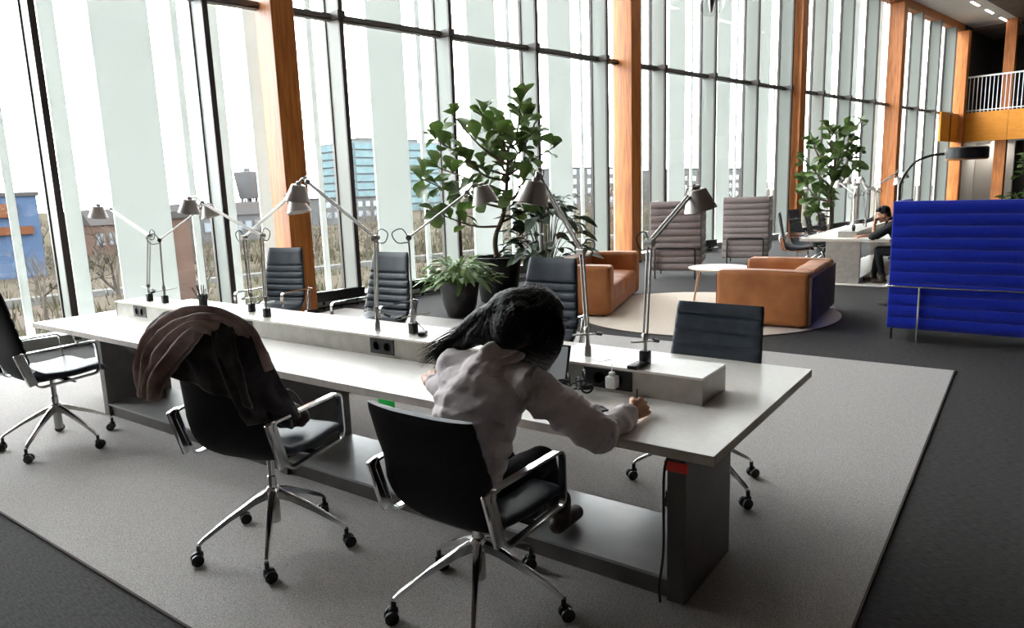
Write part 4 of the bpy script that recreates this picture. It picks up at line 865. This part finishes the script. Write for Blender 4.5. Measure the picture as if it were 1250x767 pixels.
# bare trees: four shapes, copied
def bare(seed, h):
    rng = random.Random(seed); mb = MB()
    def grow(p, d, l, r, lev):
        q = p+d*l; m = p.lerp(q, .5)+rv(rng, l*.06); mb.tube([p, m, q], [r, r*.85, r*.65], 5 if lev < 2 else 3)
        if lev >= 4: return
        for k in range(rng.randint(3, 4) if lev else 4):
            f = rng.uniform(.45, 1); nd = (d*.75+rv(rng, .75)+V((0, 0, .15))).normalized(); grow(p.lerp(q, f), nd, l*rng.uniform(.55, .75), r*.55, lev+1)
    grow(V((0, 0, 0)), V((0, 0, 1)), h*.36, h*.018, 0)
    return mb
protos = []
for k in range(4):
    t = thing('bare_tree', (0, 0, -50)); bare(20+k, 7.).build('branches', 'twigs', t); protos.append(t)
used = set(); rng = random.Random(9); k = 0
spots = [(.25*38, 38, 0, 1.2), (.17*44, 44, 1, 1.0), (.36*50, 50, 2, .95), (.42*60, 60, 3, .95), (.53*58, 58, 0, 1.0), (.62*62, 62, 1, .95), (.98*50, 50, 2, 1.5), (1.06*44, 44, 3, 1.5), (1.2*40, 40, 1, 1.6), (1.36*42, 42, 0, 1.6), (1.5*44, 44, 2, 1.7), (1.7*40, 40, 3, 1.7), (2.0*38, 38, 0, 1.7), (2.3*40, 40, 1, 1.8)]
BF = [(7, 13.2, 75, 88), (5.5, 15, 96, 102), (24, 36, 104, 112), (37.5, 52, 112, 120), (12.6, 13.9, 40, 43), (88, 104, 160, 175), (168, 190, 150, 170), (215, 255, 140, 170), (72, 84, 174, 186)]
def free(s, d, m): return all(not (a-m < s < b+m and c-m < d < e+m) for (a, b, c, e) in BF)
for i in range(400):
    dd = rng.uniform(62, 150); ss = dd*rng.uniform(.08, 1.2)
    if len(spots) < 64 and free(ss, dd, 4.5) and all((ss-q[0])**2+(dd-q[1])**2 > 64 for q in spots): spots.append((ss, dd, i % 4, rng.uniform(.85, 1.2)))
for (s, d, pk, sz) in spots:
    t = protos[pk] if pk not in used else copy_tree(protos[pk]); used.add(pk)
    t.location = W(s, d, GZ-.3); t.rotation_euler = (0, 0, rng.uniform(0, 6.28)); t.scale = (sz,)*3
    tag(t, 'leafless winter tree on the open ground outside the windows', 'tree', 'bare trees outside')
# scrub
mb = MB(); rng = random.Random(31)
for i in range(9000):
    d = 28+rng.random()**1.4*110; s = d*rng.uniform(.06, 1.5)
    if not free(s, d, 1.2): continue
    h_ = rng.uniform(.3, 1.3); p = W(s, d, GZ-.5)
    for j in range(4):
        a = rng.uniform(0, 6.28); q = p+V((math.cos(a)*h_*.6, math.sin(a)*h_*.6, h_+.5)); w_ = V((-math.sin(a), math.cos(a), 0))*.10; mb.add([p-w_, p+w_, q], [(0, 1, 2)])
tag(mb.build('scrub', 'grass_tuft', None, False), 'low brown winter scrub covering the ground outside', 'scrub', None, 'stuff')
def building(name, s0, s1, d0, d1, z1, mat, label, roof=None, win=None, cat='building'):
    t = thing(name, W((s0+s1)/2, (d0+d1)/2, GZ), 0, label, cat); i_ = Matrix.Translation(-t.location)
    wbox(MB(), s0, s1, d0, d1, GZ-.5, z1).xf(i_).build('walls', mat, t, False)
    if roof == 'flat': wbox(MB(), s0-.2, s1+.2, d0-.2, d1+.2, z1, z1+.35).xf(i_).build('roof', 'house_roof', t, False)
    if roof == 'gable':
        c = [W(s0-.3, d0-.3, z1), W(s1+.3, d0-.3, z1), W(s1+.3, d1+.3, z1), W(s0-.3, d1+.3, z1), W(s0-.3, (d0+d1)/2, z1+2), W(s1+.3, (d0+d1)/2, z1+2)]
        MB().add(c, [(0, 1, 5, 4), (2, 3, 4, 5), (1, 2, 5), (3, 0, 4), (0, 3, 2, 1)]).xf(i_).build('roof', 'house_roof', t, False)
    if win:
        nx, ys, ww, hh = win
        for zz in ys:
            for k in range(nx):
                c = s0+(s1-s0)*(k+.5)/nx; f = wbox(MB(), c-ww/2-.12, c+ww/2+.12, d0-.10, d0-.0, GZ+zz-.12, GZ+zz+hh+.12).xf(i_).build('window', 'house_white', t, False); wbox(MB(), c-ww/2, c+ww/2, d0-.14, d0-.10, GZ+zz, GZ+zz+hh).xf(i_).build('pane', 'house_glass', f, False)
    return t

building('shop_building', 7.0, 13.2, 75, 88, 2.7, 'sign_blue', 'blue shop building with an orange sign band outside the end windows', 'flat')
t = thing('sign_board', W(10, 74.6, 0), 0, 'orange sign band across the blue shop front', 'sign'); i_ = Matrix.Translation(-t.location)
wbox(MB(), 6.9, 11.6, 74.6, 74.95, .9, 2.1).xf(i_).build('board', 'sign_orange', t, False); wbox(MB(), 6.9, 12.6, 74.6, 74.95, -.6, .1).xf(i_).build('lower_band', 'sign_orange', t, False)
building('row_house', 5.5, 15, 96, 102, -.9, 'house_brick', 'low brick row house behind the blue shop building', 'gable', (7, (2.2,), .8, 1.0))
building('row_house', 24, 36, 104, 112, -.9, 'house_brick', 'low brick row house seen beside the second lamp', 'gable', (8, (1.6,), .8, 1.3))
building('row_house', 37.5, 52, 112, 120, -.6, 'house_grey', 'long grey house with white windows below the water tower', 'gable', (9, (2.,), .9, 1.3))
building('reflection_block', 12.6, 13.9, 40, 43, .9, 'house_brick', 'narrow rust-red block standing in for a timber reflection in the window glass', 'flat')  # added block imitating a timber column's reflection in the glass
building('apartment_block', 88, 104, 160, 175, 1.2, 'house_grey', 'grey apartment block in front of the glass office tower', 'flat', (7, (1.5, 4.0), 1.2, 1.3))
building('grey_block', 168, 190, 150, 170, 8, 'house_grey', 'tall grey block beyond the bare trees behind the fig tree', 'flat', (6, (2, 5, 8, 11), 2, 1.6))
building('grey_block', 215, 255, 140, 170, 7, 'house_grey', 'broad grey block beyond the trees near the mauve chairs', 'flat', (8, (2, 5, 8), 2, 1.6))
# glass office tower with floor bands
t = thing('office_tower', W(168, 255, GZ), 0, 'teal glass office tower with pale floor bands', 'building'); i_ = Matrix.Translation(-t.location)
wbox(MB(), 147, 190, 241, 268, GZ, 22.5).xf(i_).build('core', 'office_white', t, False)
for k in range(9): wbox(MB(), 147.3, 189.7, 240.4, 241, -5+k*3.05+.0, -5+k*3.05+2.3).xf(i_).build('window_band', 'teal_glass', t, False); wbox(MB(), 146.4, 147, 241.3, 267, -5+k*3.05, -5+k*3.05+2.3).xf(i_).build('window_band', 'teal_glass', t, False)
wbox(MB(), 152, 180, 245, 262, 22.5, 24).xf(i_).build('roof_plant', 'house_grey', t, False)
# water tower
t = thing('water_tower', W(78, 180, GZ), 0, 'grey concrete water tower with a flared tank on columns', 'tower')
MB().lathe([(2.1, 6.9), (2.4, 7.2), (3.25, 13.3), (3.25, 13.6), (.8, 13.9), (.8, 14.6), (.001, 14.6)], 32).build('tank', 'concrete', t)
for k in range(8): a = k*math.pi/4; MB().tube([(1.9*math.cos(a), 1.9*math.sin(a), -1), (1.9*math.cos(a), 1.9*math.sin(a), 7)], .22, 8).build('column', 'concrete', t)
MB().tube([(0, 0, -1), (0, 0, 7)], .7, 12).build('shaft', 'concrete', t)
